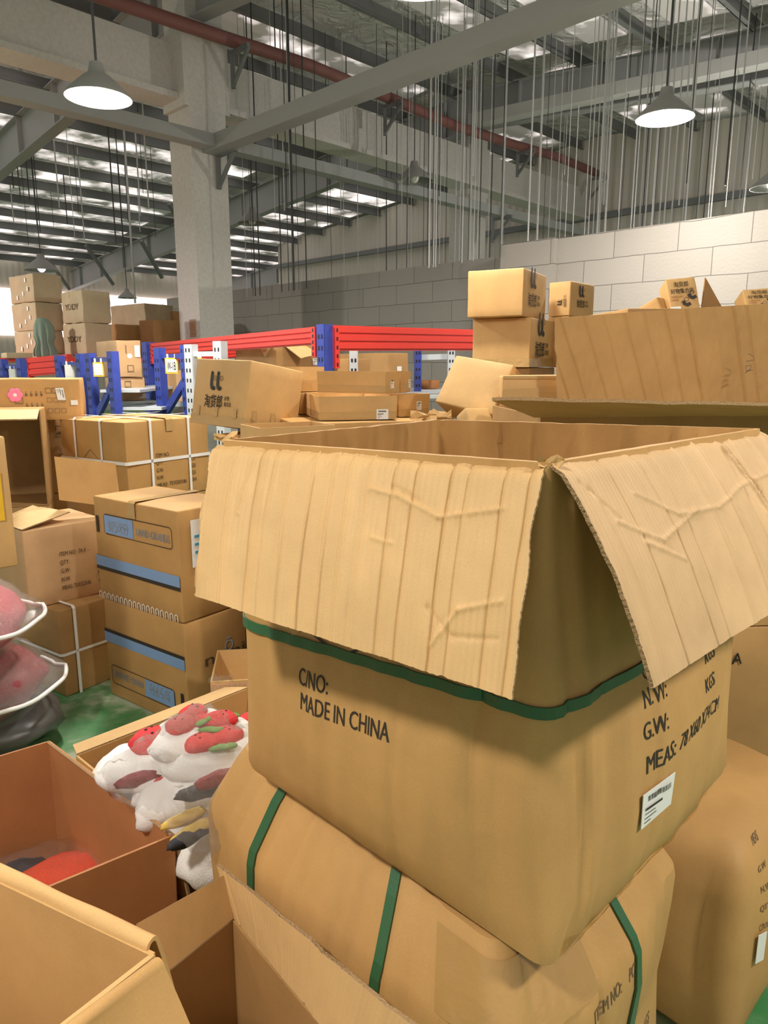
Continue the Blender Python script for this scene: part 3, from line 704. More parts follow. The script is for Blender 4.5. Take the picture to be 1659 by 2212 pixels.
# ================================================================== main open carton in front
EDGE_N, EDGE_L, EDGE_R = V((.208, .905, 1.479)), V((-.262, 1.16, 1.482)), V((.735, 1.41, 1.479))
EDGE_B = atz(945, 906, 1.487)
def q4(n, r, b, l): return [V(n), V(r), V(b), V(l)]
def zq(q, z, inset=0.0):
    c = (q[0] + q[1] + q[2] + q[3]) / 4; return [V((c.x + (p.x - c.x) * (1 - inset), c.y + (p.y - c.y) * (1 - inset), z)) for p in q]
top = q4(EDGE_N, EDGE_R, EDGE_B, EDGE_L)
bot = q4((.238, .882, .735), (.755, 1.42, .745), (.16, 1.78, .80), tuple(at(514, 1652, 1.28)))
def lerpq(t, inset=0.0):
    q = [bot[i] * (1 - t) + top[i] * t for i in range(4)]; c = (q[0] + q[1] + q[2] + q[3]) / 4
    return [c + (p - c) * (1 - inset) + V((0, 0, (p.z - c.z) * inset)) for p in q]
MAINB = thing('open_cardboard_box', 'large open carton in front, two big flaps folded down, green strap round it', 'box', (.22, 1.3, .76))
lv = []
for t, ins, r, bl in ((0, .03, .03, .0), (.03, .015, .04, .012), (.10, .006, .06, .022), (.22, .0, .07, .03), (.35, .0, .07, .03), (.46, .006, .065, .022), (.53, .014, .05, .012), (.56, .012, .05, .012), (.66, .012, .04, .014), (.80, .004, .025, .01), (.93, 0, .015, .004), (1, 0, .012, 0)):
    lv.append((lerpq(t, ins), r, bl))
ML = Loft(lv, 60, 6)
# vertical dents in the lower body and slight crumple
NEW = []
for l, loop in enumerate(ML.g):
    nw = []
    for i, p in enumerate(loop):
        if l < len(ML.g) - 1:
            k_, u_ = int(i / (ML.nc + ML.ns)), ((i % (ML.nc + ML.ns)) - ML.nc / 2) / (ML.nc + ML.ns)
            cr_ = sum(am * math.exp(-abs(u_ + .012 * math.sin(l * .9 + uc * 40) - uc) / (.012 if kk in (0, 3) else .006)) for kk, uc, am in ((3, .62, -.006), (3, .56, .003), (3, .87, -.007), (3, .96, -.006), (3, .10, -.003), (0, .06, -.010), (0, .10, .005), (0, .16, -.004), (0, .36, -.006), (0, .75, -.003)) + tuple((kk, .06 + .115 * q + .03 * math.sin(q * 5.3 + kk), .011 * (-1) ** (q % 3)) for kk in (1, 2) for q in range(8)) if kk == k_)
            fi = i / ML.n; d = noise.noise(V((fi * 60, l * .35, 2.2))) * .005 + noise.noise(p * 7) * .004
            nw.append(p + ML.nor(i, min(l, len(ML.g) - 1.1)) * (d + cr_) if l > 0 else p)
        else: nw.append(p + ML.nor(i, l - .1) * .004 * noise.noise(V((i * .22, 3, 7))))
    NEW.append(nw)
ML.g = NEW
mb = MB(); ML.shell(mb)
inn = [[p + (V((.2, 1.32, p.z)) - p).normalized() * .012 for p in lp] for lp in ML.g]
n = ML.n
keep = ML.g; ML.g = inn; mi = MB(); ML.shell(mi); ML.g = keep
mb.add(mi.v, [f[::-1] for f in mi.f], [mi.uv[k] for k in range(len(mi.v))])
k = len(mb.v) // 2; tl = (len(ML.g) - 1) * n
mb.f += [[tl + i, tl + (i + 1) % n, k + tl + (i + 1) % n, k + tl + i] for i in range(n)]
mb.f += [list(range(n))[::-1], [k + i for i in range(n)]]
mb.build('body', 'kraft', MAINB, smooth=True, auto=50)
# green strap
def ring_strap(lf, parent, lv_of, mat, wd=.018, off=.004, i0=0, i1=None, name='strap'):
    i1 = lf.n if i1 is None else i1; P = []
    for i in range(i0 * 2, i1 * 2 + 1):
        l = lv_of(i / 2 / lf.n); c = lf.at(i / 2, l); nn = lf.nor(i / 2, l); nn = V((nn.x, nn.y, 0)).normalized()
        P.append([c + nn * .001 - V((0, 0, wd / 2)), c + nn * off - V((0, 0, wd / 2)), c + nn * off + V((0, 0, wd / 2)), c + nn * .001 + V((0, 0, wd / 2))])
    m_ = MB(); m_.grid(P); return m_.build(name, mat, parent)
ring_strap(ML, MAINB, lambda f: 6.02 + .10 * math.sin(f * 6.28 * 2 + 1) - .35 * math.exp(-((f - .765) / .07) ** 2), 'strap_green')
# flaps
flap('flap', at(1172, 1003, .905), at(462, 957, 1.16), at(1107, 1512, .79), at(420, 1288, 1.03), 'kraft_flap', MAINB, ridges=15, amp=.006, bow=.008, thick=.006, seed=4, nu=400, nv=100, jag=.03, jag_side=.012, fold=.010,
     creases=((.0022, (.08, .22), (.24, .30), (.36, .22), (.44, .20)), (-.002, (.30, .23), (.38, .17)), (-.002, (.05, .78), (.17, .82), (.24, .72)), (.002, (.05, .62), (.16, .70), (.22, .88)), (.0015, (.42, .45), (.36, .46)), (.0015, (.83, .1), (.86, .45))))
rr = (EDGE_R - EDGE_N).normalized()
FR1 = V((.875, 1.36, 1.20)) + rr * .03
flap('flap', at(1632, 927, 1.41) + rr * .03, at(1203, 1000, .905), FR1, at(1410, 1487, .862), 'kraft_flap_grey', MAINB, ridges=10, amp=.007, bow=.012, thick=.006, seed=11, nu=380, nv=100, jag=.014, jag_side=.010, fold=.010,
     creases=((.0022, (.82, .20), (.70, .35), (.52, .38), (.36, .31), (.12, .28)), (.0022, (.92, .30), (.80, .44), (.62, .36)), (.0018, (.86, .42), (.75, .56)), (-.0025, (.97, .1), (.9, .3)), (-.012, (.30, .0), (.24, .5), (.16, 1.0)), (.006, (.34, .0), (.28, .5), (.20, 1.0))))
# small torn bits on the rim
for (px, py, Y, s_, sd) in ((915, 903, 1.70, .022, 1), (950, 900, 1.72, .02, 2), (1190, 1000, .91, .012, 3), (488, 948, 1.18, .014, 5), (655, 1362, 1.00, .012, 7)):
    c = at(px, py, Y); rn = random.Random(sd); mb = MB(); P = [[c + V(((i - 2) * s_ * .7, rn.uniform(-.3, .3) * s_, (j - 1) * s_ * .3 + rn.uniform(-.35, .35) * s_)) for j in range(4)] for i in range(5)]
    mb.grid(P); mb.build('torn_edge', 'kraft_light', MAINB)
# printing on the left face (side 3) and right face (side 0)
fr = ML.frame(3, 646, 1478); p = Print(); p.text('C/NO:', 0, 0, .031, .064); p.put(fr, 'printed_text', 'ink', MAINB)
fr = ML.frame(3, 650, 1530); p = Print(); p.text('MADE IN CHINA', 0, 0, .031, .186); p.put(fr, 'printed_text', 'ink', MAINB)
fr = ML.frame(3, 735, 1400); p = Print(); p.stroke([(-.09, .028), (.0, .080), (.085, .033), (.0, -.014)], .0055, True); p.put(fr, 'printed_diamond', 'ink', MAINB)
fr = ML.frame(0, 1392, 1533); p = Print(); p.text('N.W:', 0, 0, .029, .07); p.text('KGS', .245, 0, .026, .05); p.put(fr, 'printed_text', 'ink', MAINB)
fr = ML.frame(0, 1392, 1472); p = Print(); p.text('QTY:', 0, 0, .029, .07); p.text('KGS', .245, 0, .026, .05); p.put(fr, 'printed_text', 'ink', MAINB)
fr = ML.frame(0, 1390, 1602); p = Print(); p.text('G.W:', 0, 0, .029, .07); p.text('KGS', .245, 0, .026, .05); p.put(fr, 'printed_text', 'ink', MAINB)
fr = ML.frame(0, 1393, 1672); p = Print(); p.text('MEAS:', 0, 0, .031, .092); p.text('78 X60 X74', .104, .004, .028, .155, slant=.25); p.text('CM', .272, .0, .028, .045); p.put(fr, 'printed_text', 'ink', MAINB)
fr = ML.frame(0, 1376, 1790); sticker(lambda x, y, o=0: fr(x, y, o * 4 + .012), 0, 0, .105, .06, MAINB, seed=3)
# crumpled tape along the bottom edge and corner
mb = MB(); P = []
for i in range(40):
    u = i / 39; fi = ML.idx(0, .05 + .75 * u); P.append([ML.at(fi, l) + ML.nor(fi, l) * (.003 + .003 * noise.noise(V((i * .9, l * 5, 2)))) for l in (0.0, .3, .7, 1.1)])
mb.grid(P); mb.build('tape', 'tape_clear', MAINB, smooth=True)

# ================================================================== strapped bale below
BALE = thing('strapped_carton', 'bulging brown carton with green straps under the large open carton', 'box', (.1, 1.35, 0))
bq = q4((.185, .845, 0), (.60, 1.285, 0), (.03, 1.86, 0), (-.40, 1.40, 0))
lv = []
for z, ins, r, bl in ((0.0, .06, .05, .0), (.02, .03, .06, .01), (.10, .005, .07, .03), (.24, .005, .07, .034), (.34, .02, .06, .02), (.38, .028, .055, .016), (.44, .012, .06, .028), (.54, .0, .06, .030), (.60, .004, .05, .024), (.622, .012, .05, .018), (.70, .135, .04, .008), (.728, .19, .04, .004)):
    lv.append((zq(bq, z, ins), r, bl))
BL = Loft(lv, 60, 6)
for l, loop in enumerate(BL.g):
    loop[:] = [p + V((0, 0, .10 * max(0, min(1, ((p.x - .185) * -.725 + (p.y - .845) * .69) / .8)) * (p.z / .73) ** 3)) for p in loop]
    for i, p in enumerate(loop): loop[i] = p + (V((p.x, p.y, 0)) - V((.1, 1.35, 0))).normalized() * (noise.noise(V((i / BL.n * 55, l * .3, 8))) * .005 + noise.noise(p * 6) * .006 - .006 * sum(math.exp(-abs(i / BL.n - c_ + .002 * math.sin(l)) / .0022) for c_ in (.785, .80, .83, .855, .868, .90, .915, .955, .97, .03, .06, .10, .17)))
mb = MB(); BL.shell(mb); tp = BL.g[-1]; c = sum(tp, V()) / len(tp); o0 = len(mb.v)
mb.add([c + (p - c) * k for k in (.66, .33) for p in tp] + [c], [], None); tl = (len(BL.g) - 1) * BL.n; n = BL.n
for i in range(n):
    j = (i + 1) % n; mb.f += [[tl + i, tl + j, o0 + j, o0 + i], [o0 + i, o0 + j, o0 + n + j, o0 + n + i], [o0 + n + i, o0 + n + j, o0 + 2 * n]]
mb.f.append(list(range(n))[::-1]); mb.build('body', 'kraft', BALE, smooth=True, auto=22)
def up_strap(lf, parent, k, u0, u1, mat='strap_green', wd=.02, lo=0, hi=None, off=.005):
    hi = len(lf.g) - 1 if hi is None else hi; P = []
    for j in range(int(lo * 4), int(hi * 4) + 1):
        l = j / 4; fi = lf.idx(k, u0 + (u1 - u0) * (j / 4 / (len(lf.g) - 1))); c = lf.at(fi, l); s = (lf.at(fi + .5, l) - lf.at(fi - .5, l)).normalized(); nn = lf.nor(fi, l)
        P.append([c - s * wd / 2 + nn * .001, c - s * wd / 2 + nn * off, c + s * wd / 2 + nn * off, c + s * wd / 2 + nn * .001])
    m_ = MB(); m_.grid(P); return m_.build('strap', mat, parent)
up_strap(BL, BALE, 3, .27, .24); up_strap(BL, BALE, 3, .67, .70); up_strap(BL, BALE, 0, .55, .58)
# clear tape band round the near corner
mb = MB(); P = []
for i in range(36):
    fi = BL.idx(3, .84) + i * (BL.idx(0, .45) + BL.n - BL.idx(3, .84)) / 35 if False else BL.idx(3, .84) + i * ((BL.idx(3, 1) - BL.idx(3, .84)) + (BL.idx(0, .35) - BL.idx(0, 0))) / 35
    P.append([BL.at(fi, l) + BL.nor(fi, l) * (.003 + .002 * noise.noise(V((i * .5, l, 6)))) for l in (8.5, 9.1, 9.7, 10.3)])
mb.grid(P); mb.build('tape', 'tape_dark', BALE, smooth=True)
mb = MB(); P = []
for i in range(20):
    fi = BL.idx(3, .9) + i * ((BL.idx(3, 1) - BL.idx(3, .9)) + (BL.idx(0, .12) - BL.idx(0, 0))) / 19
    P.append([BL.at(fi, l) + BL.nor(fi, l) * .003 for l in (4.6, 5.3, 6.0)])
mb.grid(P); mb.build('tape', 'tape_dark', BALE, smooth=True)
fr = BL.frame(0, 1285, 2212); p = Print(); p.text('ITEM NO:', 0, 0, .026, .09); p.text('PCS', .115, .004, .026, .03); p.put(fr, 'printed_text', 'ink_soft', BALE)
fr = BL.frame(0, 1390, 2230); p = Print(); p.text('KGS', 0, 0, .026, .03); p.put(fr, 'printed_text', 'ink_soft', BALE)

# ================================================================== right-hand cartons
# bulging bale at lower right
BP = thing('strapped_carton', 'bulging brown carton on the green floor at the right edge, behind the strapped one', 'box', (.9, 1.75, 0))
pq = q4((.80, 1.38, 0), (1.18, 1.84, 0), (.95, 2.12, 0), (.52, 1.72, 0)); lv = []
for z, ins, r, bl in ((0, .06, .05, 0), (.03, .02, .07, .015), (.14, .0, .09, .05), (.28, .0, .10, .06), (.40, .02, .09, .045), (.47, .07, .07, .02), (.52, .22, .06, .01)): lv.append((zq(pq, z, ins), r, bl))
PL = Loft(lv, 18, 6); mb = MB(); PL.shell(mb); mb.f += [list(range(PL.n))[::-1], [(len(PL.g) - 1) * PL.n + i for i in range(PL.n)]]; mb.build('body', 'kraft', BP, smooth=True)
fr = PL.frame(0, 1640, 2010, 90); p = Print()
for k, t_ in enumerate(('CTN NO', 'QTY', 'N.W', 'G.W', 'MEAS')): p.text(t_, k * .05, -.0, .016, .04, rot=-90)
p.put(fr, 'printed_text', 'ink_soft', BP); pfr = PL.frame(0, 1628, 2080); sticker(lambda x, y, o=0: pfr(x, y, o * 4 + .02), 0, 0, .03, .075, BP, bars=False)
# tall carton at right with open top, standing on another
OB = Frame((.50, 2.32, 0), (-.10, .99, 0), (.99, .10, 0), (0, 0, 1), .62, 1.22, .70)
tl_ = carton(OB, 'big closed carton under the open one at right, printed MADE IN CHINA', 'kraft_dark', bulge=.012, tape=None, seed=8)
fr = OB.Rt(); p = Print(); p.text('MADE IN CHINA', .36, .57, .042, .40); p.put(lambda x, y, o: fr(x, y, .014), 'printed_text', 'ink', tl_)
def open_box(f, label, mat, name='open_cardboard_box', group=None, th=.006, wob=0.0, splay=0.0, inner=None):
    """open-topped carton: four walls and a floor as one body"""
    t = thing(name, label, 'box', f.base(), group); mb = MB(); N, a, b, up = f.N, f.a, f.b, f.up; P = [N, N + b * f.lb, N + b * f.lb + a * f.la, N + a * f.la]; c = (P[0] + P[2]) / 2; Q = [p + up * f.h + (p - c).normalized() * splay for p in P]
    nn = 8
    for i in range(4):
        j = (i + 1) % 4
        for inset, flip in ((0, False), (th, True)):
            A = [p + (c - p).normalized() * inset * 1.414 for p in (P[i], P[j])]; B = [q + (c + up * f.h - q).normalized() * inset * 1.414 for q in (Q[i], Q[j])]
            if inset: A = [p + up * th for p in A]
            G = [[(A[0] + (A[1] - A[0]) * (u / nn)) * (1 - v / 4) + (B[0] + (B[1] - B[0]) * (u / nn)) * (v / 4) for v in range(5)] for u in range(nn + 1)]
            if wob: G = [[p + noise.noise_vector(p * 6) * wob for p in r] for r in G]
            mb.grid(G[::-1] if flip else G)
        ai, aj = [q + (c + up * f.h - q).normalized() * th * 1.414 for q in (Q[i], Q[j])]
        mb.add([Q[i], Q[j], aj, ai], [(0, 1, 2, 3)])
    I = [p + (c - p).normalized() * th * 1.414 + up * th for p in P]
    mb.add(P, [(3, 2, 1, 0)]); mb.add(I, [(0, 1, 2, 3)]); mb.build('body', mat, t); t['rim'] = 0; del t['rim']
    return t, P, Q
OF = Frame((.50, 2.32, .705), (-.10, .99, 0), (.99, .10, 0), (0, 0, 1), .62, 1.22, .735)
ot, P, Q = open_box(OF, 'large open carton at right, one flap standing up and one sticking out forward', 'kraft_dark')
flap('flap', Q[0] + V((-.02, 0, .0)), Q[1], at(1063, 861, 1.98), at(1760, 876, 2.0), 'kraft_flap', ot, ridges=7, amp=.003, thick=.009, seed=21, nu=80, nv=20, jag=.01)
flap('flap', V((.70, 2.945, 1.43)), V((1.78, 3.05, 1.43)), at(1198, 686, 2.92), at(1790, 646, 3.02), 'kraft', ot, ridges=13, amp=.011, slant=-.10, rw=2.4, thick=.006, seed=23, nu=420, nv=50, jag=.012, fold=.006)
fp = plane_frame(at(1606, 806, 2.90), (1, .05, 0), (0, 0, 1), (0, -1, 0)); p = Print(); p.stroke([(0, 0), (.02, .015), (.024, .03), (.0, .028), (.004, .008), (.03, .012)], .004); p.stroke([(.0, .045), (.03, .05), (.028, .065), (.005, .075)], .004); p.put(fp, 'marker_scribble', 'ink_soft', ot, .012)

# ================================================================== open cartons at lower left
# nearest one, at the bottom left corner
D_N = V((-.30, .805, .85)); D_L = V((-.72, 1.02, .845)); D_F = V((-.46, .58, .85)); D_LF = D_L + (D_F - D_N)
DT = thing('open_cardboard_box', 'open carton at the bottom left corner, nearest to the viewer', 'box', (-.5, .8, 0))
mb = MB(); dn = V((0, 0, .85))
for A, B in ((D_L, D_N), (D_N, D_F), (D_F, D_LF), (D_LF, D_L)): panel(mb, A - dn, B - dn, B, A, .007)
panel(mb, D_L - dn + V((0, 0, .004)), D_N - dn + V((0, 0, .004)), D_F - dn + V((0, 0, .004)), D_LF - dn + V((0, 0, .004)), .007); mb.build('body', 'kraft_light', DT)
nb = V((.46, .89, 0)).normalized(); nr = V((.84, -.5, 0)).normalized()
mb = MB(); mb.foldover(D_L, D_N + V((-.01, .005, 0)), nb, .22, .011, spread=.05); mb.build('flap', 'kraft_light', DT, smooth=True, auto=50)
mb = MB(); mb.foldover(D_N + V((.004, -.012, 0)), D_F, nr, .24, .011, spread=.14); mb.build('flap', 'kraft', DT, smooth=True, auto=50)
# carton with a flap leaning on the bale
def quadbox(name, label, rim, z0, mat, th=.006, group=None, bottom=True):
    """open carton from its four rim corners (near, right, back, left), walls dropping to z0"""
    rim = [V(p) for p in rim]; c = sum(rim, V()) / 4; t = thing(name, label, 'box', (c.x, c.y, z0), group); mb = MB()
    lo = [V((p.x + (c.x - p.x) * .03, p.y + (c.y - p.y) * .03, z0)) for p in rim]
    for i in range(4):
        j = (i + 1) % 4; panel(mb, lo[i], lo[j], rim[j], rim[i], th)
    if bottom: panel(mb, *[p + V((0, 0, th)) for p in lo], th)
    mb.build('body', mat, t); return t, lo
C_B, C_L = atz(503, 1985, .55), atz(300, 2148, .55)
C_R = C_B + (atz(700, 2222, .55) - C_B) * 1.5; C_F = C_L + (C_R - C_B)
ct, lo = quadbox('open_cardboard_box', 'open carton between the nearest carton and the strapped one, long flap leaning on it', [C_F, C_R, C_B, C_L], 0, 'kraft_dark')
flap('flap', C_B + V((.004, 0, .004)), C_R + V((0, 0, .004)), at(470, 1866, 1.27), at(905, 2222, .86), 'kraft_flap', ct, ridges=7, amp=.004, thick=.007, seed=41, nu=120, nv=30, jag=.01)
flap('flap', C_L + V((0, -.004, .004)), C_B + V((0, -.004, .004)), at(296, 1995, 1.11), at(489, 1888, 1.25), 'kraft_dark', ct, ridges=0, amp=.002, thick=.006, seed=43, nu=60, nv=16, jag=.004)  # darker board stands in for the shade on this back flap
mb = MB(); mb.blob((-.20, 1.02, .22), (.10, 0, 0), (0, .10, 0), (0, 0, .21), 12, .22, 3); o = mb.build('plastic_bag', 'paper', smooth=True); tag(o, 'pale plastic bag lying inside the open carton at bottom centre', 'bag')
# reddish open carton with plush inside
E_B, E_R, E_F = atz(106, 1601, .56), atz(375, 1803, .56), atz(-10, 1962, .56)
E_F = E_R + (E_F - E_R).normalized() * .50; E_L = E_B + (E_F - E_R); E_L2 = atz(-190, 1700, .56)
et, lo = quadbox('open_cardboard_box', 'open carton at lower left with orange-brown inside and a red toy at the bottom', [E_F, E_R, E_B, E_B + (E_F - E_R)], .0, 'kraft_orange')
nE = V(((E_R - E_B).y, -(E_R - E_B).x, 0)).normalized() * -1
if nE.x < 0: nE = -nE
flap('flap', E_B + V((0, 0, .003)), E_R + V((0, 0, .003)), E_B + nE * .035 - V((0, 0, .2)), E_R + nE * .035 - V((0, 0, .2)), 'kraft_flap', et, ridges=0, amp=.002, thick=.006, seed=44, fold=.006, nu=50, nv=20)
mb = MB(); w_ = .025; dE = (E_R - E_F).normalized(); out = V((dE.y, -dE.x, 0)); 
mb.grid([[E_F + (E_R - E_F) * (k / 10) + out * .006 + V((0, 0, -.19)), E_F + (E_R - E_F) * (k / 10) + out * .006 + V((0, 0, -.245))] for k in range(2, 11)]); mb.build('tape', 'tape', et)
# red toys in film at the bottom of the orange-brown carton
c = atz(140, 1905, .25)
tt = thing('plush_toy', 'red plush toy in clear film inside the orange-brown open carton', 'toy', c)
mb = MB(); mb.blob(c + V((.0, 0, .0)), (.13, .06, 0), (-.04, .08, 0), (0, 0, .06), 12, .2, 4); mb.build('body', 'plush_orange', tt, smooth=True)
mb = MB(); mb.blob(c + V((-.12, .02, -.01)), (.08, .02, 0), (-.02, .06, 0), (0, 0, .05), 10, .2, 6); mb.build('sleeve', 'black_cloth', tt, smooth=True)
mb = MB(); mb.blob(c + V((-.03, 0, .01)), (.20, .07, 0), (-.06, .11, 0), (0, 0, .075), 22, .16, 9, 5); mb.build('film_wrap', 'film_clear', tt, smooth=True)
mb = MB(); mb.box(c + V((-.02, .02, -.15)), (.15, .02, 0), (-.02, .12, 0), (0, 0, .10)); o = mb.build('folded_cloth', 'plush_wine'); tag(o, 'dark wine bundle beneath the red toy in the orange-brown open carton', 'cloth')

# ================================================================== carton of bagged strawberry plush
F_L, F_N, F_R = atz(166, 1632, .47), atz(432, 1848, .47), atz(600, 1730, .47)
dNL, dNR = (F_L - F_N), V(); dNR = V((-dNL.y, dNL.x, 0)).normalized() * -.62
if dNR.y < 0: dNR = -dNR
ft, lo = quadbox('open_cardboard_box', 'open carton of bagged strawberry plush toys on the green floor', [F_N, F_N + dNR, F_L + dNR, F_L], 0, 'kraft')
flap('flap', F_L + V((0, 0, .002)), F_L + dNR + V((0, 0, .002)), F_L + dNR * .05 - dNL.normalized() * -.10 + V((0, 0, -.02)), F_L + dNR * .95 + dNL.normalized() * .10 + V((0, 0, -.02)), 'kraft_flap', ft, ridges=0, amp=.002, thick=.006, seed=45, nu=40, nv=12)
def plush(px, py, z, sz, ang, label, seed, tail=True):
    c = atz(px, py, z); ca, sa = math.cos(R(ang)), math.sin(R(ang)); X, Y_ = V((ca, sa, 0)), V((-sa, ca, 0)); Z = V((0, 0, 1))
    t = thing('plush_toy', label, 'toy', c, 'strawberry plush toys in the open carton')
    mb = MB(); mb.blob(c - Z * sz * .35, X * sz * 1.55, Y_ * sz * 1.05, Z * sz * .55, 18, .14, seed); mb.build('cushion', 'plush_white', t, smooth=True)
    mb = MB(); mb.blob(c - X * sz * .42 + Z * sz * .22, X * sz * .52, Y_ * sz * .46, Z * sz * .26, 14, .10, seed + 1); mb.blob(c + X * sz * .30 + Z * sz * .22 + Y_ * sz * .06, X * sz * .58, Y_ * sz * .44, Z * sz * .26, 14, .10, seed + 2); mb.build('strawberry', 'plush_red', t, smooth=True)
    for k, (u, v, q) in enumerate(((-.05, -.55, .30), (.22, -.62, .26), (.75, .22, .2))):
        mb = MB(); mb.blob(c + X * sz * u + Y_ * sz * v + Z * sz * .24, X * sz * q, Y_ * sz * .15, Z * sz * .07, 8, .2, seed + k); mb.build('leaf', 'plush_green', t, smooth=True)
    mb = MB()
    for (u, v) in ((-.55, .1), (-.40, .15), (-.48, -.12), (.35, .12), (.5, .18), (.42, -.05)): mb.blob(c + X * sz * u + Y_ * sz * v + Z * sz * .46, X * sz * .035, Y_ * sz * .035, Z * sz * .03, 5)
    mb.build('seeds', 'black_cloth', t, smooth=True)
for a_ in ((374, 1606, .64, .115, 35, 'strawberry plush in the bagged heap, the largest one at left with leaves below'), (466, 1612, .66, .085, 30, 'strawberry plush in the bagged heap, lying right of the largest one'), (455, 1572, .68, .08, 10, 'strawberry plush at the far right of the bagged heap, below the small carton'), (408, 1566, .69, .08, 70, 'narrow strawberry plush standing between two others at the top of the bagged heap'), (368, 1694, .59, .06, 15, 'small strawberry plush at the near left of the bagged heap'), (530, 1580, .62, .10, 15, 'strawberry plush half hidden behind the front carton')):
    plush(*a_, seed=int(a_[0]))
for i, (px, py, z, sx, sy, a_) in enumerate(((290, 1634, .56, .12, .08, 20), (372, 1668, .55, .10, .055, 30), (415, 1680, .60, .15, .08, 35), (455, 1700, .57, .13, .08, 20), (440, 1755, .54, .11, .07, 15), (460, 1800, .52, .09, .07, 40), (500, 1660, .62, .15, .1, 30), (425, 1732, .53, .09, .06, 30))):
    c = atz(px, py, z); X = V((math.cos(R(a_)), math.sin(R(a_)), 0)); Y_ = V((-X.y, X.x, 0)); mb = MB(); mb.blob(c - V((0, 0, .05)), X * sx, Y_ * sy, V((0, 0, .075)), 18, .16, i + 20)
    o = mb.build('plush_cushion', 'plush_white', smooth=True); tag(o, 'plain white plush cushion back among the bagged strawberry toys', 'toy', 'white cushion backs in the plush carton')
for px, py, z, mt, a_, lab in ((300, 1683, .62, 'plush_wine', 28, 'dark red plush trim beside the white cushion at left of the heap'), (398, 1768, .58, 'yellow_cloth', 40, 'yellow and black cloth strip near the carton edge'), (425, 1792, .58, 'yellow_cloth', 40, 'second yellow cloth strip at the near edge of the plush carton'), (410, 1808, .575, 'black_cloth', 45, 'black cloth strip at the near edge of the plush carton'), (430, 1712, .63, 'black_cloth', 20, 'grey black cloth scrap under the film by the strapped carton'), (472, 1680, .66, 'plush_wine', 40, 'wine red plush scrap at the right of the heap')):
    c = atz(px, py, z); X = V((math.cos(R(a_)), math.sin(R(a_)), 0)); Y_ = V((-X.y, X.x, 0)); mb = MB(); mb.blob(c, X * .055, Y_ * .016, V((0, 0, .016)), 10, .3, px); o = mb.build('cloth_scrap', mt, smooth=True); tag(o, lab, 'cloth')
# film over the heap
pA, pB, pC, pD = atz(205, 1636, .66), atz(440, 1512, .86), atz(560, 1560, .86), atz(450, 1832, .62)
mb = MB(); n = 100; P = []
for i in range(n + 1):
    row = []
    for j in range(n + 1):
        u, v = i / n, j / n; p = (pA * (1 - u) + pB * u) * (1 - v) + (pD * (1 - u) + pC * u) * v
        e = min(u, 1 - u, v, 1 - v); p = p + V((0, 0, .05 * min(1, e * 6) - .03 + .035 * noise.noise(p * 9) + .022 * noise.noise(p * 24) + .013 * noise.noise(p * 48)))
        p += V((noise.noise(p * 12 + V((3, 0, 0))), noise.noise(p * 12 + V((0, 5, 0))), 0)) * (.03 * (1 - min(1, e * 8)))
        row.append(p)
    P.append(row)
mb.grid(P); o = mb.build('plastic_bag', 'film', smooth=False); tag(o, 'crinkled clear plastic bag spread over the strawberry plush toys', 'bag')
# small carton with torn top and pinkish printed border
f = boxfit(458, 1473, 2.45, .50, 440, 600, 8, h=.5); f.N.z = .50
f = Frame(at(458, 1548, 2.45), f.a, f.b, (0, 0, 1), .30, .32, 0); f.h = at(458, 1473, 2.45).z - f.N.z; z0 = f.N.z
st_ = Frame(V((f.N.x, f.N.y, 0)) + f.a * .0, f.a, f.b, (0, 0, 1), .30, .32, z0 - .002)
carton(st_, 'carton under the small torn-top carton, hidden behind the plush', 'kraft', tape=None)
t, P, Q = open_box(f, 'small open carton with torn tape and pink printed border, behind the bagged plush', 'kraft_light')
p = Print(); fr = f.Rt()
for k in range(9): p.frame(.006 + k * .035, f.h - .052, .022, .04, .005, .008)
p.put(fr, 'printed_border', simple('pink_ink', (.62, .35, .28), .6), t)
mb = MB(); rn = random.Random(4); mb.grid([[Q[0] + f.b * (k * .012) + V((rn.uniform(-.01, .01), rn.uniform(-.01, .01), j * .012 + rn.uniform(-.006, .006))) for j in range(3)] for k in range(8)]); mb.build('torn_tape', 'film', t)

# ================================================================== stack with blue print
fG = boxfit(382, 1105, 2.97, .5, 200, 520, 53); z1 = fG.N.z + fG.h
def blue_box(f, flip, label, hmid):
    t = carton(f, label, 'kraft', group='blue-printed cartons', tape='b' if not flip else None, r=.008, bulge=.006, seed=int(flip) + 3)
    fr0 = f.L(); W, H = f.la, f.h
    fr = (lambda x, y, o: fr0(W - x, H - y, o + .005)) if flip else (lambda x, y, o: fr0(x, y, o + .005))
    k = H / .5
    p = Print(); p.rect(.0, .165 * k, W, .05 * k); p.rect(.145 * W, .335 * k, .355 * W, .085 * k); p.put(fr, 'printed_band', 'ink_blue', t)
    p = Print(); p.rect(0, .148 * k, W, .017 * k); p.frame(.14 * W, .33 * k, .80 * W, .095 * k, .0035, .018); p.rect(.035 * W, .33 * k, .020, .08 * k); p.put(fr, 'printed_line', 'ink', t)
    p = Print()
    p.text('奶粉', .19 * W, .35 * k, .05 * k, .26 * W); p.put(lambda x, y, o: fr(x, y, o + .0008), 'printed_text', 'ink_pale', t)
    p = Print(); p.text('NAND-GRANDS', .53 * W, .355 * k, .035 * k, .38 * W); p.put(fr, 'printed_text', 'ink_pale', t)
    return t, fr
g1, fr1 = blue_box(Frame(fG.N, fG.a, fG.b, fG.up, fG.la, fG.lb, fG.h), False, 'upper carton with blue print, top of the two-high blue-printed stack', 0)
g2, fr2 = blue_box(Frame(V((fG.N.x, fG.N.y, 0)) + V((.0, .0, 0)), fG.a, fG.b, fG.up, fG.la - .02, fG.lb, fG.N.z - .003), True, 'lower carton with upside-down blue print, standing on the green floor', 0)
fr = fG.L(); p = Print(); rn = random.Random(2)
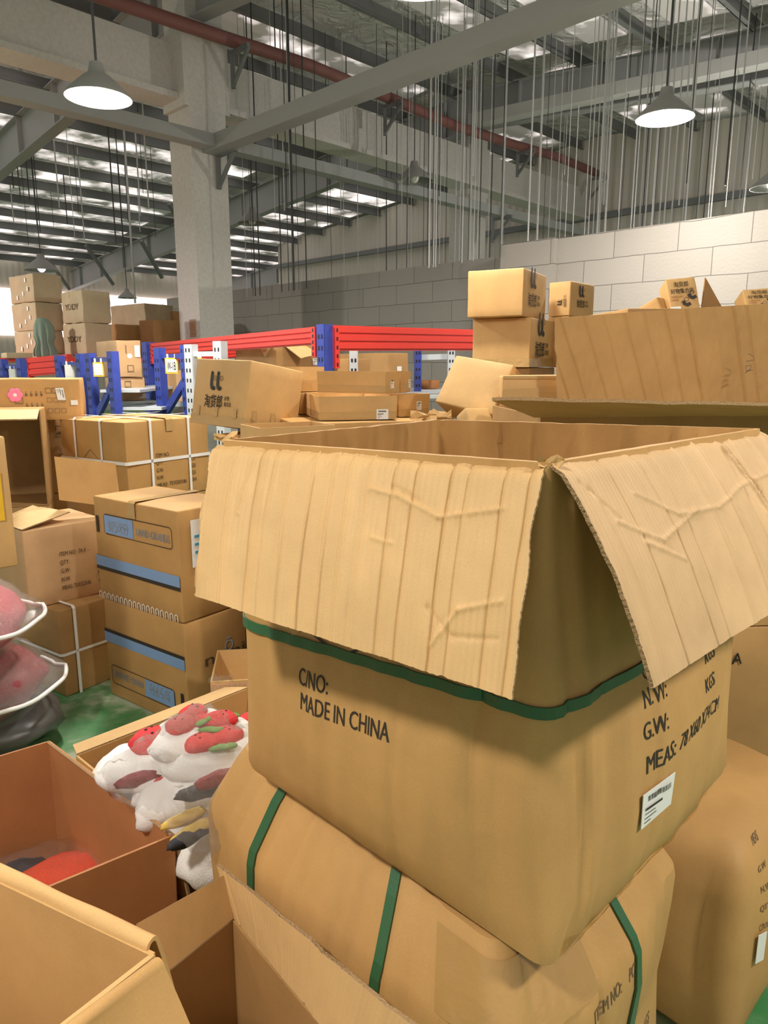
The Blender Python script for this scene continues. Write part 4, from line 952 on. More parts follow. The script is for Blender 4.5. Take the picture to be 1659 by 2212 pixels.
for k in range(int(fG.la / .034)): p.stroke([(k * .034 + .006, .004), (k * .034 + .006, .030), (k * .034 + .016, .036), (k * .034 + .026, .030), (k * .034 + .026, .004)], .006)
p.put(lambda x, y, o: fr(x, y, o + .006), 'printed_tape', 'ink_white', g1)
fr = fG.Rt(); lb_ = sticker(lambda x, y, o: fr(x, y, o + .006), .06, .24, .14, .21, g1, bars=False)
p = Print()
for y_ in (.37, .335, .30): p.rect(.075, y_, .11, .012)
p.disc(.12, .42, .012); p.put(lambda x, y, o: fr(x, y, o + .009), 'label_print', simple('teal_ink', (.05, .33, .45), .5), lb_)
fr = Frame(V((fG.N.x, fG.N.y, 0)), fG.a, fG.b, fG.up, fG.la, fG.lb, fG.N.z).Rt(); p = Print(); p.ring(.24, .33, .022, .008); p.stroke([(.225, .365), (.255, .365)], .006); p.put(lambda x, y, o: fr(x, y, o + .007), 'printed_mark', 'ink_pale', g2)
p = Print(); p.text('nainie', .10, .27, .05, .30); p.put(lambda x, y, o: fr(x, y, o + .007), 'printed_text', 'ink_soft', g2)

# ================================================================== left stack: strapped carton, flap-top carton
fH = boxfit(127, 1327, 3.30, 0, -30, 245, 55, la=.4); 
fH = Frame(V((fH.N.x, fH.N.y, 0)), fH.a, fH.b, fH.up, fH.la, fH.lb, .44)
h1 = carton(fH, 'carton with white straps on the green floor, left of the blue-printed stack', 'kraft_dark', seed=12, tape=None)
def wrap_strap(f, parent, face, pos, mat='strap_white', w_=.011, full=True):
    """band round a carton: vertical at a fraction of a face ('L' or 'R'), or horizontal ('H')"""
    mb = MB(); o = .0125; P = []
    if face == 'H':
        y = f.h * pos; fl, fr_ = f.L(), f.Rt(); pts = [(fl(f.la * k / 8, y, o), V((0, 0, 1))) for k in range(9)] + [(fr_(f.lb * k / 8, y, o), V((0, 0, 1))) for k in range(9)]
        P = [[p - u * w_, p + u * w_] for p, u in pts]
    elif face == 'L':
        x = f.la * pos; fl, ft_ = f.L(), f.T(); s = -f.a
        P = [[fl(x - w_, f.h * k / 6, o), fl(x + w_, f.h * k / 6, o)] for k in range(7)] + [[ft_(f.lb * k / 6, f.la - x + w_, o), ft_(f.lb * k / 6, f.la - x - w_, o)] for k in range(7)]
    else:
        x = f.lb * pos; fr_, ft_ = f.Rt(), f.T()
        P = [[fr_(x - w_, f.h * k / 6, o), fr_(x + w_, f.h * k / 6, o)] for k in range(7)] + [[ft_(x - w_, f.la * k / 6, o), ft_(x + w_, f.la * k / 6, o)] for k in range(7)]
    mb.grid(P); return mb.build('strap', mat, parent)
wrap_strap(fH, h1, 'R', .24, w_=.008); wrap_strap(fH, h1, 'H', .5, w_=.007)
p = Print(); fr = fH.Rt(); p.text('N.W', .26, .24, .016, .04); p.text('KGS', .34, .24, .016, .04); p.text('G.W', .26, .19, .016, .04); p.put(lambda x, y, o: fr(x, y, o + .006), 'printed_text', 'ink_soft', h1)
fH2 = boxfit(47, 1148, 3.32, .443, -80, 225, 47, la=.40)
h2 = carton(fH2, 'carton printed ITEM NO with its top flaps open, on the white-strapped one', 'kraft_pink', seed=13, tape=None)
fr = fH2.Rt(); p = Print(); W = fH2.lb
for k, (t_, q_) in enumerate((('ITEM NO:  74 X -', ''), ('QTY:', 'PCS'), ('G.W:', 'KGS'), ('N.W:', 'KGS'), ('MEAS: 75X52X46', 'CM'))):
    p.text(t_, W * .40, .235 - k * .043, .022, W * (.36 if len(t_) > 6 else .11)); 
    if q_: p.text(q_, W * .86, .235 - k * .043, .022, W * .1)
p.put(lambda x, y, o: fr(x, y, o + .006), 'printed_text', 'ink_soft', h2)
T = fH2.T(); lb, la, hh = fH2.lb, fH2.la, fH2.h
flap('flap', T(0, 0, .006), T(0, la * .8, .006), T(lb * .62, la * .10, .05), T(lb * .45, la * .8, .055), 'kraft_flap_light', h2, ridges=3, amp=.006, thick=.006, seed=51, nu=50, nv=24)
flap('flap', at(128, 1080, 3.60), at(262, 1098, 3.74), at(117, 986, 3.62), at(249, 1001, 3.76), 'kraft', h2, ridges=0, amp=.002, thick=.006, seed=52, nu=30, nv=24)
# bagged rose plush pillows at left edge
def pillow_bag(c, sx, sy, sz, ang, mat, label, seed):
    c = V(c); X = V((math.cos(R(ang)), math.sin(R(ang)), 0)); Y_ = V((-X.y, X.x, 0)); t = thing('bagged_cushion', label, 'cushion', c - V((0, 0, sz)))
    mb = MB(); mb.blob(c, X * sx * 1.0, Y_ * sy * 1.0, V((0, 0, sz * .95)), 24, .12, seed); mb.build('cushion', mat, t, smooth=True)
    mb = MB(); P = []; n = 40; m_ = 14
    for i in range(n + 1):
        th = 2 * math.pi * i / n; row = []
        ex = 1.26 if -0.6 < math.sin(th) < .9 and math.cos(th) > 0 else 1.12
        for j in range(m_ + 1):
            ph = -1 + 2 * j / m_; r_ = (1 - abs(ph) ** 2.2) ** .5 if abs(ph) < 1 else 0; z = math.sin(ph * math.pi / 2)
            k = r_ * (1 + (ex - 1) * max(0, 1 - abs(ph) * 4)); q = c + X * sx * math.cos(th) * k + Y_ * sy * math.sin(th) * k + V((0, 0, sz * 1.02 * z))
            q += V((0, 0, 1)) * .012 * math.sin(th * 23 + seed) * max(0, 1 - abs(ph) * 1.3) + noise.noise_vector(q * 14) * .008; row.append(q)
        P.append(row)
    mb.grid(P); mb.build('plastic_bag', 'film_bag', t, smooth=True)
    mb = MB(); mb.tube([c + X * sx * math.cos(a) * ex_ + Y_ * sy * math.sin(a) * ex_ + V((0, 0, .004 * math.sin(a * 9))) for a, ex_ in [(R(-75 + 5 * k), 1.12 if abs(-75 + 5 * k) > 45 else 1.25) for k in range(31)]], .009, 6); mb.build('bag_seam', 'strap_white', t, smooth=True)
    return t
pillow_bag((-1.72, 2.78, .31), .30, .30, .15, -15, 'plush_wine', 'dark wine cushion in a plastic bag, lower of the two at the left edge', 3)
pillow_bag((-1.72, 2.72, .60), .27, .28, .145, -8, 'plush_pink', 'pale rose cushion in a plastic bag, upper of the two at the left edge', 5)
mb = MB(); mb.blob((-1.72, 2.85, .11), (.33, 0, 0), (0, .30, 0), (0, 0, .115), 16, .12, 8); o = mb.build('plastic_sack', simple('grey_sack', (.10, .10, .095), .35), smooth=True); tag(o, 'dark grey plastic sack on the floor under the two bagged cushions', 'sack')
# carton with yellow tape at the left edge
fM = boxfit(-70, 948, 2.3, .93, -330, 10, 42, la=.4)
m_ = carton(fM, 'carton with yellow tape cut off by the left edge, above the bagged cushions', 'kraft_light', tape=None, bulge=.012, seed=15)
fr = fM.Rt(); W = fM.lb; mb = MB(); mb.grid([[fr(W - .05, fM.h * k / 8, .014), fr(W - .028, fM.h * k / 8, .014)] for k in range(3, 7)]); mb.build('tape', 'tape_yellow', m_)
fM2 = Frame(V((fM.N.x - .16, fM.N.y - .06, 0)), fM.a, fM.b, fM.up, .3, .10, .925); carton(fM2, 'tall carton at the left edge carrying the yellow-taped one', 'kraft_dark', tape=None)
# ---- carton lying on its side, dark mouth toward the camera
jt = thing('open_cardboard_box', 'carton on its side at the left with a dark open mouth', 'box', at(98, 1090, 4.12))
jN = at(104, 1090, 4.12); jT = at(97, 886, 4.12); hJ = jT.z - jN.z; jx = V((-.94, -.34, 0)).normalized(); jy = V((-.34, .94, 0)).normalized(); wj, dj = .75, .42; mb = MB(); Z = V((0, 0, hJ))
A = [jN, jN + jx * wj, jN + jx * wj + Z, jN + Z]; Bk = [p + jy * dj for p in A]
for i in range(4): panel(mb, A[i], A[(i + 1) % 4], Bk[(i + 1) % 4], Bk[i], .007)
panel(mb, *Bk, .007); mb.build('body', 'kraft_dark', jt)
flap('flap', jN + Z + V((0, 0, .004)), jN + Z + jx * wj + V((0, 0, .004)), at(80, 905, 3.68), at(-170, 912, 3.42), 'kraft_flap_light', jt, ridges=2, amp=.004, thick=.006, seed=61, nu=30, nv=16)
sup = Frame(jN + V((.0, .0, -jN.z)), jx, jy, (0, 0, 1), .75, .42, jN.z - .006); carton(sup, 'carton below the one lying on its side at the left', 'kraft_dark', tape=None)
# ---- tall carton behind, with the pink-stickered long carton lying on top
fLx = boxfit(96, 902, 4.72, 0, -150, 188, 42, la=.3); zl = at(96, 902, 4.72).z
fLu = Frame(fLx.N + V((0, 0, zl - .50)), fLx.a, fLx.b, fLx.up, fLx.la, fLx.lb, .497); 
l1 = carton(fLu, 'carton behind the one on its side, with a black handling print', 'kraft_pink', tape=None, seed=17)
fr = fLu.Rt(); p = Print(); p.frame(.06, .37, .07, .07, .006); p.rect(.07, .385, .03, .02); p.text('QTY', .07, .28, .02, .05); p.text('G.W', .07, .24, .02, .05); p.text('N.W', .07, .20, .02, .05); p.put(lambda x, y, o: fr(x, y, o + .006), 'printed_text', 'ink_soft', l1)
carton(Frame(fLx.N, fLx.a, fLx.b, fLx.up, fLx.la, fLx.lb, zl - .504), 'bottom carton under the one with the handling print at left', 'kraft_dark', tape=None)
fK = boxfit(171, 818, 4.50, zl + .004, -60, 178, 108, lb=.34)
k1 = carton(fK, 'long carton with a pink flower sticker and white labels at the left edge', 'kraft', tape=None, seed=19, wob=.004)
fr = fK.L(); W = fK.la; H = fK.h; k_ = W / 231.0
frk = lambda x, y, o=0: fr(x, y, o + .006)
def PX(px): return (px + 60) * k_
p = Print()
for r_ in range(2):
    for c_ in range(3): p.frame(PX(96 + c_ * 15), H * (.18 if r_ == 0 else .44), .026, .026, .003)
for q_ in (.17, .42): p.frame(PX(26), H * q_, .042, .032, .006)
for q_ in (.62, .34, .17):
    for c_ in range(4): p.stroke([(PX(49 + c_ * 11), H * q_), (PX(54 + c_ * 11), H * q_)], .012); p.stroke([(PX(51 + c_ * 11), H * q_ - .01), (PX(51 + c_ * 11), H * q_ + .022)], .004)
for c_ in range(2): p.frame(PX(94 + c_ * 16), H * .66, .032, .03, .004)
p.put(frk, 'printed_marks', 'ink_soft', k1)
sticker(plane_frame(frk(PX(116), H * .78, 0), -fK.up - fK.a * .12, -fK.a, -fK.b), 0, 0, .074, .045, k1, bars=True, seed=8); sticker(frk, PX(148), H * .36, .04, .03, k1, bars=False)
mb = MB()
for k in range(6): mb.blob(frk(PX(27) + .024 * math.cos(k * 1.047), H * .62 + .024 * math.sin(k * 1.047), .002), fK.a * .02, fK.up * .02, -fK.b * .003, 8)
pf = mb.build('flower_sticker', 'pink_plastic', k1, smooth=True); mb = MB(); mb.blob(frk(PX(27), H * .62, .004), fK.a * .011, fK.up * .011, -fK.b * .003, 8); mb.build('flower_centre', 'paper', pf, smooth=True)
# ---- carton with white straps, in the middle left
fI = boxfit(268, 913, 4.15, .80, 116, 447, 57, la=.62)
i1 = carton(fI, 'carton crossed by white plastic straps, marked MEAS 75X50X46', 'kraft', tape='a', seed=20, bulge=.008)
for q_ in (.26, .66): wrap_strap(fI, i1, 'L', q_, w_=.009)
for q_ in (.27, .73): wrap_strap(fI, i1, 'R', q_, w_=.009)
wrap_strap(fI, i1, 'H', .50, w_=.010)
fr = fI.Rt(); W = fI.lb; p = Print()
for k, (t_, q_) in enumerate((('ITEM NO:', ''), ('QTY:', 'PCS'), ('G.W:', 'KGS'), ('N.W:', 'KGS'), ('MEAS: 75X50X46', 'CM'))):
    p.text(t_, W * .32, .255 - k * .045, .024, W * (.36 if len(t_) > 9 else .16 if len(t_) > 5 else .08))
    if q_: p.text(q_, W * .72, .255 - k * .045, .024, W * .085)
p.put(lambda x, y, o: fr(x, y, o + .007), 'printed_text', 'ink_soft', i1)
fr = fI.L(); p = Print(); W = fI.la; p.stroke([(W * .36, .245), (W * .48, .305), (W * .60, .245), (W * .48, .19)], .006, True); p.put(lambda x, y, o: fr(x, y, o + .007), 'printed_diamond', 'ink_soft', i1)
carton(Frame(V((fI.N.x, fI.N.y, 0)), fI.a, fI.b, fI.up, fI.la, fI.lb, .796), 'carton under the one crossed by white straps, behind the blue-printed stack', 'kraft_dark', tape=None)

# ================================================================== middle pile
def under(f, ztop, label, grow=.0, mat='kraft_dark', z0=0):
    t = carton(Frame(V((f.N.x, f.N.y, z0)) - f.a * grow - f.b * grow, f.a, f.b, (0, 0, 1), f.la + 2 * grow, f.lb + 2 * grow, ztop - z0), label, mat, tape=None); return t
# tilted shop carton
fT = tiltfit((543, 778), 3.28, (425, 774), 3.52, (655, 803), 3.54, .305)
t1 = carton(fT, 'tilted carton with the black two-stroke mark and large characters, left of the shallow trays', 'kraft_light', tape_low=True, seed=30, tape=None)
fr = fT.L(); p = Print(); shop_print(p, fT.la * .30, .085, fT.la * .42); p.put(lambda x, y, o: fr(x, y, o + .006), 'printed_text', 'ink', t1)
def tab(q, fr):
    mb = MB(); mb.grid([[fr(q, .04, .008), fr(q, .085, .008)], [fr(q + .022, .04, .008), fr(q + .022, .085, .008)]]); mb.build('tape', 'tape', t1)
for k in range(3): tab(fT.la * (.12 + k * .34), fr); tab(fT.lb * (.1 + k * .34), fT.Rt())
u1 = Frame(at(548, 925, 3.30) - V((.0, .06, 0)), V((-.72, .69, 0)), V((.69, .72, 0)), (0, 0, 1), .24, .20, .3)
zt = 1.285
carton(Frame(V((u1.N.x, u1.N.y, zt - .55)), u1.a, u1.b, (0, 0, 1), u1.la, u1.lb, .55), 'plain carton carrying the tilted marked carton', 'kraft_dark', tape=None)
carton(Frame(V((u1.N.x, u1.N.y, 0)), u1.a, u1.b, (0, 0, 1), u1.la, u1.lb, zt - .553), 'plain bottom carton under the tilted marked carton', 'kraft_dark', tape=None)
sup = boxfit(640, 915, 3.12, .60, 470, 930, 20); zs = sup.N.z + sup.h
carton(Frame(sup.N + V((0, 0, -.0)), sup.a, sup.b, sup.up, .36, .62, sup.h), 'wide carton just behind the front carton, under the shallow trays', 'kraft', tape=None, seed=31)
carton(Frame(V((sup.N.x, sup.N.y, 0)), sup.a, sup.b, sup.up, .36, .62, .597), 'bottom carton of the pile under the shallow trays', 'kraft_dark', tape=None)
def tray(nx, ny, Y, z0, lx, rx, th, h, label, mat='kraft_light', seed=0, lab=None):
    f = boxfit(nx, ny, Y, z0, lx, rx, th, h); f.N.z = z0; f.h = h
    t, P, Q = open_box(f, label, mat, name='shallow_carton_tray', group='shallow carton trays', splay=.004)
    Lf, Rf = f.L(), f.Rt(); mb = MB()
    mb.grid([[Lf(f.la * k / 4, .006, .002), Lf(f.la * k / 4, .036, .002)] for k in range(5)] + [[Rf(f.lb * k / 4, .006, .002), Rf(f.lb * k / 4, .036, .002)] for k in range(5)]); mb.build('tape', 'tape', t)
    if lab: sticker(Lf if lab[0] == 'L' else Rf, *lab[1:], t, bars=True, seed=seed)
    return f, t
zt0 = zs + .006
tr3, _ = tray(689, 850, 3.22, zt0, 645, 857, 14, .105, 'shallow open tray with taped bottom, lower row at left, its inside showing', seed=1, lab=('R', .26, .0, .055, .045))
tr4, _ = tray(862, 858, 3.44, zt0, 838, 927, 32, .105, 'shallow open tray in the lower row at right, behind the one showing its inside', seed=2, lab=('R', .10, .03, .028, .04))
tr1, _ = tray(832, 802, 3.30, zt0 + .112, 686, 862, 58, .10, 'long shallow tray on top of the pile, taped along its lower edge', seed=3, lab=('R', .045, .025, .028, .042))
tr2, _ = tray(866, 800, 3.50, zt0 + .112, 858, 886, 58, .10, 'small tray end showing behind the long shallow tray on top', seed=4, lab=('R', .07, .02, .02, .04))
fb = boxfit(646, 790, 3.62, zt0 + .112, 600, 700, 40, .12); fb.N.z = zt0 + .112; open_box(fb, 'open tray between the tilted marked carton and the long shallow tray', 'kraft_light', name='shallow_carton_tray', group='shallow carton trays')
sb = Frame(V((fb.N.x, fb.N.y, zt0)), fb.a, fb.b, fb.up, fb.la, fb.lb, .109); carton(sb, 'flat carton below the open tray beside the tilted marked carton', 'kraft', tape=None)
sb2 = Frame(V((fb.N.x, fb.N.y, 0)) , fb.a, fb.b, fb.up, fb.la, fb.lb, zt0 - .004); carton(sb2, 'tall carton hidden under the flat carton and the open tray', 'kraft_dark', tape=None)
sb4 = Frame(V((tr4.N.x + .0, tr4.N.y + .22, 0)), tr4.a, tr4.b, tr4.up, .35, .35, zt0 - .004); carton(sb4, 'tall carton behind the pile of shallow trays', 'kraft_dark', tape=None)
f5 = boxfit(560, 925, 2.74, .95, 440, 700, 30)
t5, P5, Q5 = open_box(Frame(f5.N, f5.a, f5.b, f5.up, .22, .32, f5.h), 'open carton with pale rim low behind the front carton, below the tilted marked one', 'kraft_light')
carton(Frame(V((f5.N.x, f5.N.y, 0)), f5.a, f5.b, f5.up, .22, .32, f5.N.z - .003), 'carton under the open carton with pale rim', 'kraft_dark', tape=None)

# ---- right stack of marked cartons
fV2 = boxfit(1147, 685, 4.0, at(1146, 793, 4.0).z, 1022, 1201, 62)
fV1 = boxfit(1132, 578, 3.95, fV2.N.z + fV2.h + .003, 1011, 1181, 62); 
fV1.h = at(1132, 578, 3.95).z - fV1.N.z
SH = (('upper carton of the pair with the two-stroke mark, at right before the block wall', fV1, 33), ('lower carton of the pair with the two-stroke mark, under the topmost one', fV2, 34))
for lab, f, sd in SH:
    t = carton(f, lab, 'kraft_light', group='shop cartons with the two-stroke mark', tape=None, tape_low=(f is fV2), seed=sd)
    fr = f.Rt(); p = Print(); shop_print(p, f.lb * .22, .06, f.lb * .46); p.put(lambda x, y, o: fr(x, y, o + .006), 'printed_text', 'ink', t)
    if f is fV1: sticker(fr, f.lb * .44, .155, .035, .03, t, bars=False)
fV3 = boxfit(1233, 607, 4.35, fV2.N.z + fV2.h + .03, 1187, 1285, 48); fV3.h = at(1233, 607, 4.35).z - fV3.N.z
t = carton(fV3, 'carton with sideways mark on one face, behind the marked pair at right', 'kraft_light', group='shop cartons with the two-stroke mark', tape=None, seed=35)
fr = fV3.Rt(); p = Print(); shop_print(p, fV3.lb * .30, .055, fV3.lb * .40); p.put(lambda x, y, o: fr(x, y, o + .006), 'printed_text', 'ink', t)
fr_ = fV3.L(); p = Print(); shop_print(p, 0, 0, fV3.la * .42); W = fV3.la; p.put(lambda x, y, o: fr_(W * .86 - y, .06 + x, o + .006), 'printed_text', 'ink', t)
carton(Frame(V((fV3.N.x, fV3.N.y, fV2.N.z)), fV3.a, fV3.b, fV3.up, fV3.la, fV3.lb, fV3.N.z - fV2.N.z - .003), 'carton behind the lower marked one, mostly hidden by the raised flap', 'kraft', tape=None)
for k, (z0, z1, nm) in enumerate(((0, .8, 'lower hidden carton under the pair of marked cartons'), (.803, fV2.N.z - .003, 'upper hidden carton under the pair of marked cartons'))):
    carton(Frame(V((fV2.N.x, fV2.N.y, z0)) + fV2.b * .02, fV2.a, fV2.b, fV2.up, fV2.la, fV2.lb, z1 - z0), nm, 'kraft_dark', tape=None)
# tilted plain carton and taped carton
fV4 = tiltfit((1073, 897 - 103), 3.15, (962, 775), 3.40, (1125, 800), 3.42, .24)
dv4 = at(1110, 788, 3.10); la4 = at(985, 767, 3.30); bl4 = at(948, 869, 3.22); a4 = (la4 - dv4); up4 = (la4 - bl4); la_, h_ = a4.length, up4.length; a4.normalize(); up4 = (up4 - a4 * up4.dot(a4)).normalized(); b4 = up4.cross(a4) * -1
if b4.y < 0: b4 = -b4
fV4 = Frame(dv4 - up4 * h_, a4, b4, up4, la_, .16, h_)
carton(fV4, 'plain carton leaning over to the left in front of the marked pair', 'kraft_light', tape=None, seed=36, cat='box')
fV5 = boxfit(1086, 812, 3.02, .95, 1078, 1262, 4); 
t = carton(fV5, 'carton with a wide yellowish tape band, beside the leaning plain carton', 'kraft_light', tape=None, seed=37)
fr = fV5.Rt(); mb = MB(); mb.grid([[fr(.0, fV5.h - .10, .007), fr(.0, fV5.h - .055, .007)], [fr(fV5.lb, fV5.h - .085, .007), fr(fV5.lb, fV5.h - .04, .007)]]); mb.grid([[fr(0, fV5.h - .012, .007), fr(0, fV5.h, .007)], [fr(fV5.lb, fV5.h - .012, .007), fr(fV5.lb, fV5.h, .007)]]); mb.build('tape', 'tape', t)
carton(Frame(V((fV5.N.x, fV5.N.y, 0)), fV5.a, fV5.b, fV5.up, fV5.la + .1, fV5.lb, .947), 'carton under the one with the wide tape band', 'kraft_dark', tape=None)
q = at(1005, 880, 3.0); f6 = Frame(q - V((0, 0, .22)), (-.8, .5, -.35), (.6, .75, -.1), (0, 0, 1), .12, .12, .2); f6 = tiltfit((1005, 880), 3.0, (985, 900), 3.05, (1030, 900), 3.1, .14)
carton(f6, 'small carton corner poking up between the leaning carton and the front carton', 'kraft_light', tape=None)
carton(Frame(V((q.x - .03, q.y - .02, 0)), (-.6, .8, 0), (.8, .6, 0), (0, 0, 1), .16, .16, q.z - .16), 'carton under the small corner poking up', 'kraft_dark', tape=None)
# small things over the raised flap at right
zb = 1.84
supR = Frame(V((1.05, 3.22, 0)), (-.10, .99, 0), (.99, .10, 0), (0, 0, 1), .55, 1.2, .9)
for z0, z1, nm in ((0, .9, 'lower carton behind the open carton at right'), (.903, zb, 'upper carton behind the raised flap at right')):
    carton(Frame(V((supR.N.x, supR.N.y, z0)), supR.a, supR.b, supR.up, .55, 1.2, z1 - z0), nm, 'kraft_dark', tape=None)
def tent_box(tl, tr, br, bl, Y, Yb, depth_px, label, text=True, group='little shop boxes behind the raised flap'):
    A, B, Cc, D = at(*bl, Y), at(*br, Y), at(*tr, Yb), at(*tl, Yb); u = (B - A); v = (D - A); W, H = u.length, v.length; n = u.cross(v).normalized()
    if n.y > 0: n = -n
    f = Frame(B, -u, -n, v - u.normalized() * v.dot(u.normalized()), W, .09, H); t = carton(f, label, 'kraft_light', tape=None, r=.004, group=group, name='small_box')
    fr = f.L(); p = Print(); 
    p.text('淘货郎', W * .22, H * .72, H * .15, W * .5); p.text('好物集合店', W * .08, H * .52, H * .14, W * .8); p.put(lambda x, y, o: fr(x, y, o + .006), 'printed_text', 'ink', t)
    p = Print(); p.text('TAOHUOLANG', W * .06, H * .38, H * .07, W * .4); p.text('LAND', W * .06, H * .29, H * .07, W * .25); p.rect(0, H * .0, W, H * .03); p.put(lambda x, y, o: fr(x, y, o + .006), 'printed_text', 'ink_orange', t)
    p = Print()
    for (x, y) in ((.45, .22), (.68, .42)): p.stroke([(W * x, H * (y + .06)), (W * (x + .03), H * (y - .03)), (W * (x + .12), H * (y - .07)), (W * (x + .24), H * (y - .03))], H * .10); p.ring(W * (x + .12), H * (y + .10), H * .06, H * .012)
    p.put(lambda x, y, o: fr(x, y, o + .006), 'printed_mark', 'ink', t); sticker(fr, .0, .0, W * .35, H * .14, t, bars=False); return t
tent_box((1459, 604), (1523, 597), (1513, 668), (1450, 674), 3.36, 3.42, 0, 'little printed shop box leaning back above the raised flap at right')
pw = at(1516, 668, 3.37); f = Frame(pw + V((.005, .02, 0)), (-.3, .95, 0), (.95, .3, 0), (0, 0, 1), .04, .10, .1)
mb = MB(); A = at(1524, 599, 3.45); Bq = at(1516, 668, 3.40); Cq = at(1560, 664, 3.62); 
tA = thing('board_panel', 'dark sloping board behind the little printed shop box', 'cardboard', Bq); mb.add([A, Bq, Cq, A + V((.004, .02, 0)), Bq + V((.004, .02, 0)), Cq + V((.004, .02, 0))], [(0, 1, 2), (5, 4, 3), (0, 3, 4, 1), (1, 4, 5, 2), (2, 5, 3, 0)]); mb.build('board', 'kraft_dark', tA)
tent_box((1620, 626), (1690, 618), (1685, 668), (1616, 672), 3.36, 3.42, 0, 'little printed shop box cut off by the right edge above the raised flap')
fw = tiltfit((1418, 641), 3.40, (1362, 675), 3.5, (1442, 660), 3.55, .10); carton(fw, 'plain little carton tipped on its side above the raised flap', 'kraft', tape=None, name='small_box')

# ================================================================== pallet racks
def post(mb_list, p, q, parent, mat='rack_blue', w=.085, d=.07, dirv=None, holes=True):
    """one rack post: channel with slots; p bottom, q top"""
    u = V(dirv or (S2, -S2, 0)); v = V((-u.y, u.x, 0)); mb = MB(); c = (p + q) / 2; hz = (q - p) / 2
    mb.box(c - v * d / 2, u * w / 2, v * .003, hz)
    for s in (-1, 1): mb.box(c + u * s * (w / 2), u * .003, v * d / 2, hz)
    nf = len(mb.f)
    if holes:
        z = p.z + .06
        while z < q.z - .04:
            for s in (-1, 1): mb.box(V((c.x, c.y, z)) - v * (d / 2 + .0035) + u * s * w * .22, u * .007, v * .001, V((0, 0, .014)))
            z += .075
    return mb.build('upright_post', mat, parent, mat2='hole', split=nf)
def frame_unit(name, pxl, pxr, pyt, Y, Yr, label, mat='rack_blue', bar_py=None, brace=None, group='rack end frames', mat2=None, w=.085):
    A, B = at(pxl, pyt[0], Y), at(pxr, pyt[1], Yr); t = thing(name, label, 'rack', V((A.x, A.y, 0)), group)
    d = V((B.x - A.x, B.y - A.y, 0)).normalized()
    post(None, V((A.x, A.y, 0)), A, t, mat, w, .06, tuple(d)); post(None, V((B.x, B.y, 0)), B, t, mat2 or mat, w, .06, tuple(d))
    if bar_py:
        z = at(pxl, bar_py, Y).z; mb = MB(); mb.bar(V((A.x, A.y, z)), V((B.x, B.y, z)), .03, .035); mb.build('cross_bar', mat, t)
        mb = MB(); mb.bar(V((B.x, B.y, z - .16)), V((A.x, A.y, z - .50)), .035, .06); mb.build('brace', mat, t)
    return t
frame_unit('pallet_rack', 6, 45, (776, 774), 7.3, 7.1, 'blue rack end frame at the far left edge, with a small tag', bar_py=792, w=.075)
frame_unit('pallet_rack', 128, 174, (768, 764), 6.6, 6.3, 'blue rack end frame behind the pink-stickered carton, with a tag', bar_py=786, w=.08)
frame_unit('pallet_rack', 195, 243, (763, 759), 6.1, 5.8, 'blue rack end frame with a yellow-edged tag left of the two brown cartons', bar_py=777, w=.08)
frame_unit('pallet_rack', 344, 402, (751, 745), 6.1, 5.85, 'blue rack end frame holding the tag marked W-1B', bar_py=770, w=.085)
frame_unit('pallet_rack', 412, 475, (744, 737), 5.6, 5.4, 'grey rack end frame right behind the blue one marked W-1B', mat='rack_grey', bar_py=765, w=.085)
# main blue corner posts and red beams
def big_post(px, pyt, Y, label, w=.11):
    A = at(px, pyt, Y); t = thing('rack_post', label, 'rack', V((A.x, A.y, 0)), 'tall blue rack posts'); post(None, V((A.x, A.y, 0)), A, t, 'rack_blue', w, .08); return A, t
A1, _ = big_post(319, 739, 7.3, 'tall blue slotted post at the left end of the red beam', .10)
A2, _ = big_post(702, 701, 4.95, 'tall blue slotted post where the two red beams meet', .075)
def red_beam(p, q, h, label, ribs=True):
    t = thing('rack_beam', label, 'beam', p - V((0, 0, h)), 'red rack beams'); d = (q - p).normalized(); s = V((d.y, -d.x, 0)).normalized(); c0, c1 = p - V((0, 0, h / 2)), q - V((0, 0, h / 2)); mb = MB(); mb.bar(c0, c1, .045, h)
    for k in (-.30, 0.02, .34): mb.bar(c0 + s * .026 + V((0, 0, h * k)), c1 + s * .026 + V((0, 0, h * k)), .012, h * .22)
    mb.build('beam', 'rack_red', t)
    for e, sg in ((p, 1), (q, -1)):
        mb = MB(); c = e - V((0, 0, h * .85)) + d * sg * .02; mb.box(c, d * .02, s * .034, V((0, 0, h * .85))); nf = len(mb.f)
        for k in range(5): mb.box(c + s * .0345 + V((0, 0, -h * .7 + k * h * .34)), d * .007, s * .001, V((0, 0, .012)))
        mb.build('end_connector', 'rack_red', t, mat2='hole', split=nf)
    return t
def off(p, d, k): return p + V(d) * k
pL0, pL1 = at(688, 706, 4.98), at(330, 742, 7.25)
red_beam(pL1, pL0, .115, 'red rack beam running back left from the blue corner post')
red_beam(at(716, 703, 4.95), at(1075, 714, 6.3), .165, 'red rack beam running right from the blue corner post behind the cartons')
red_beam(at(365, 760, 7.6), at(690, 738, 6.8), .10, 'darker rear red beam seen under the long left beam')
red_beam(at(60, 774, 8.3), at(150, 765, 7.9), .2, 'dark red beam under the far left stacks')
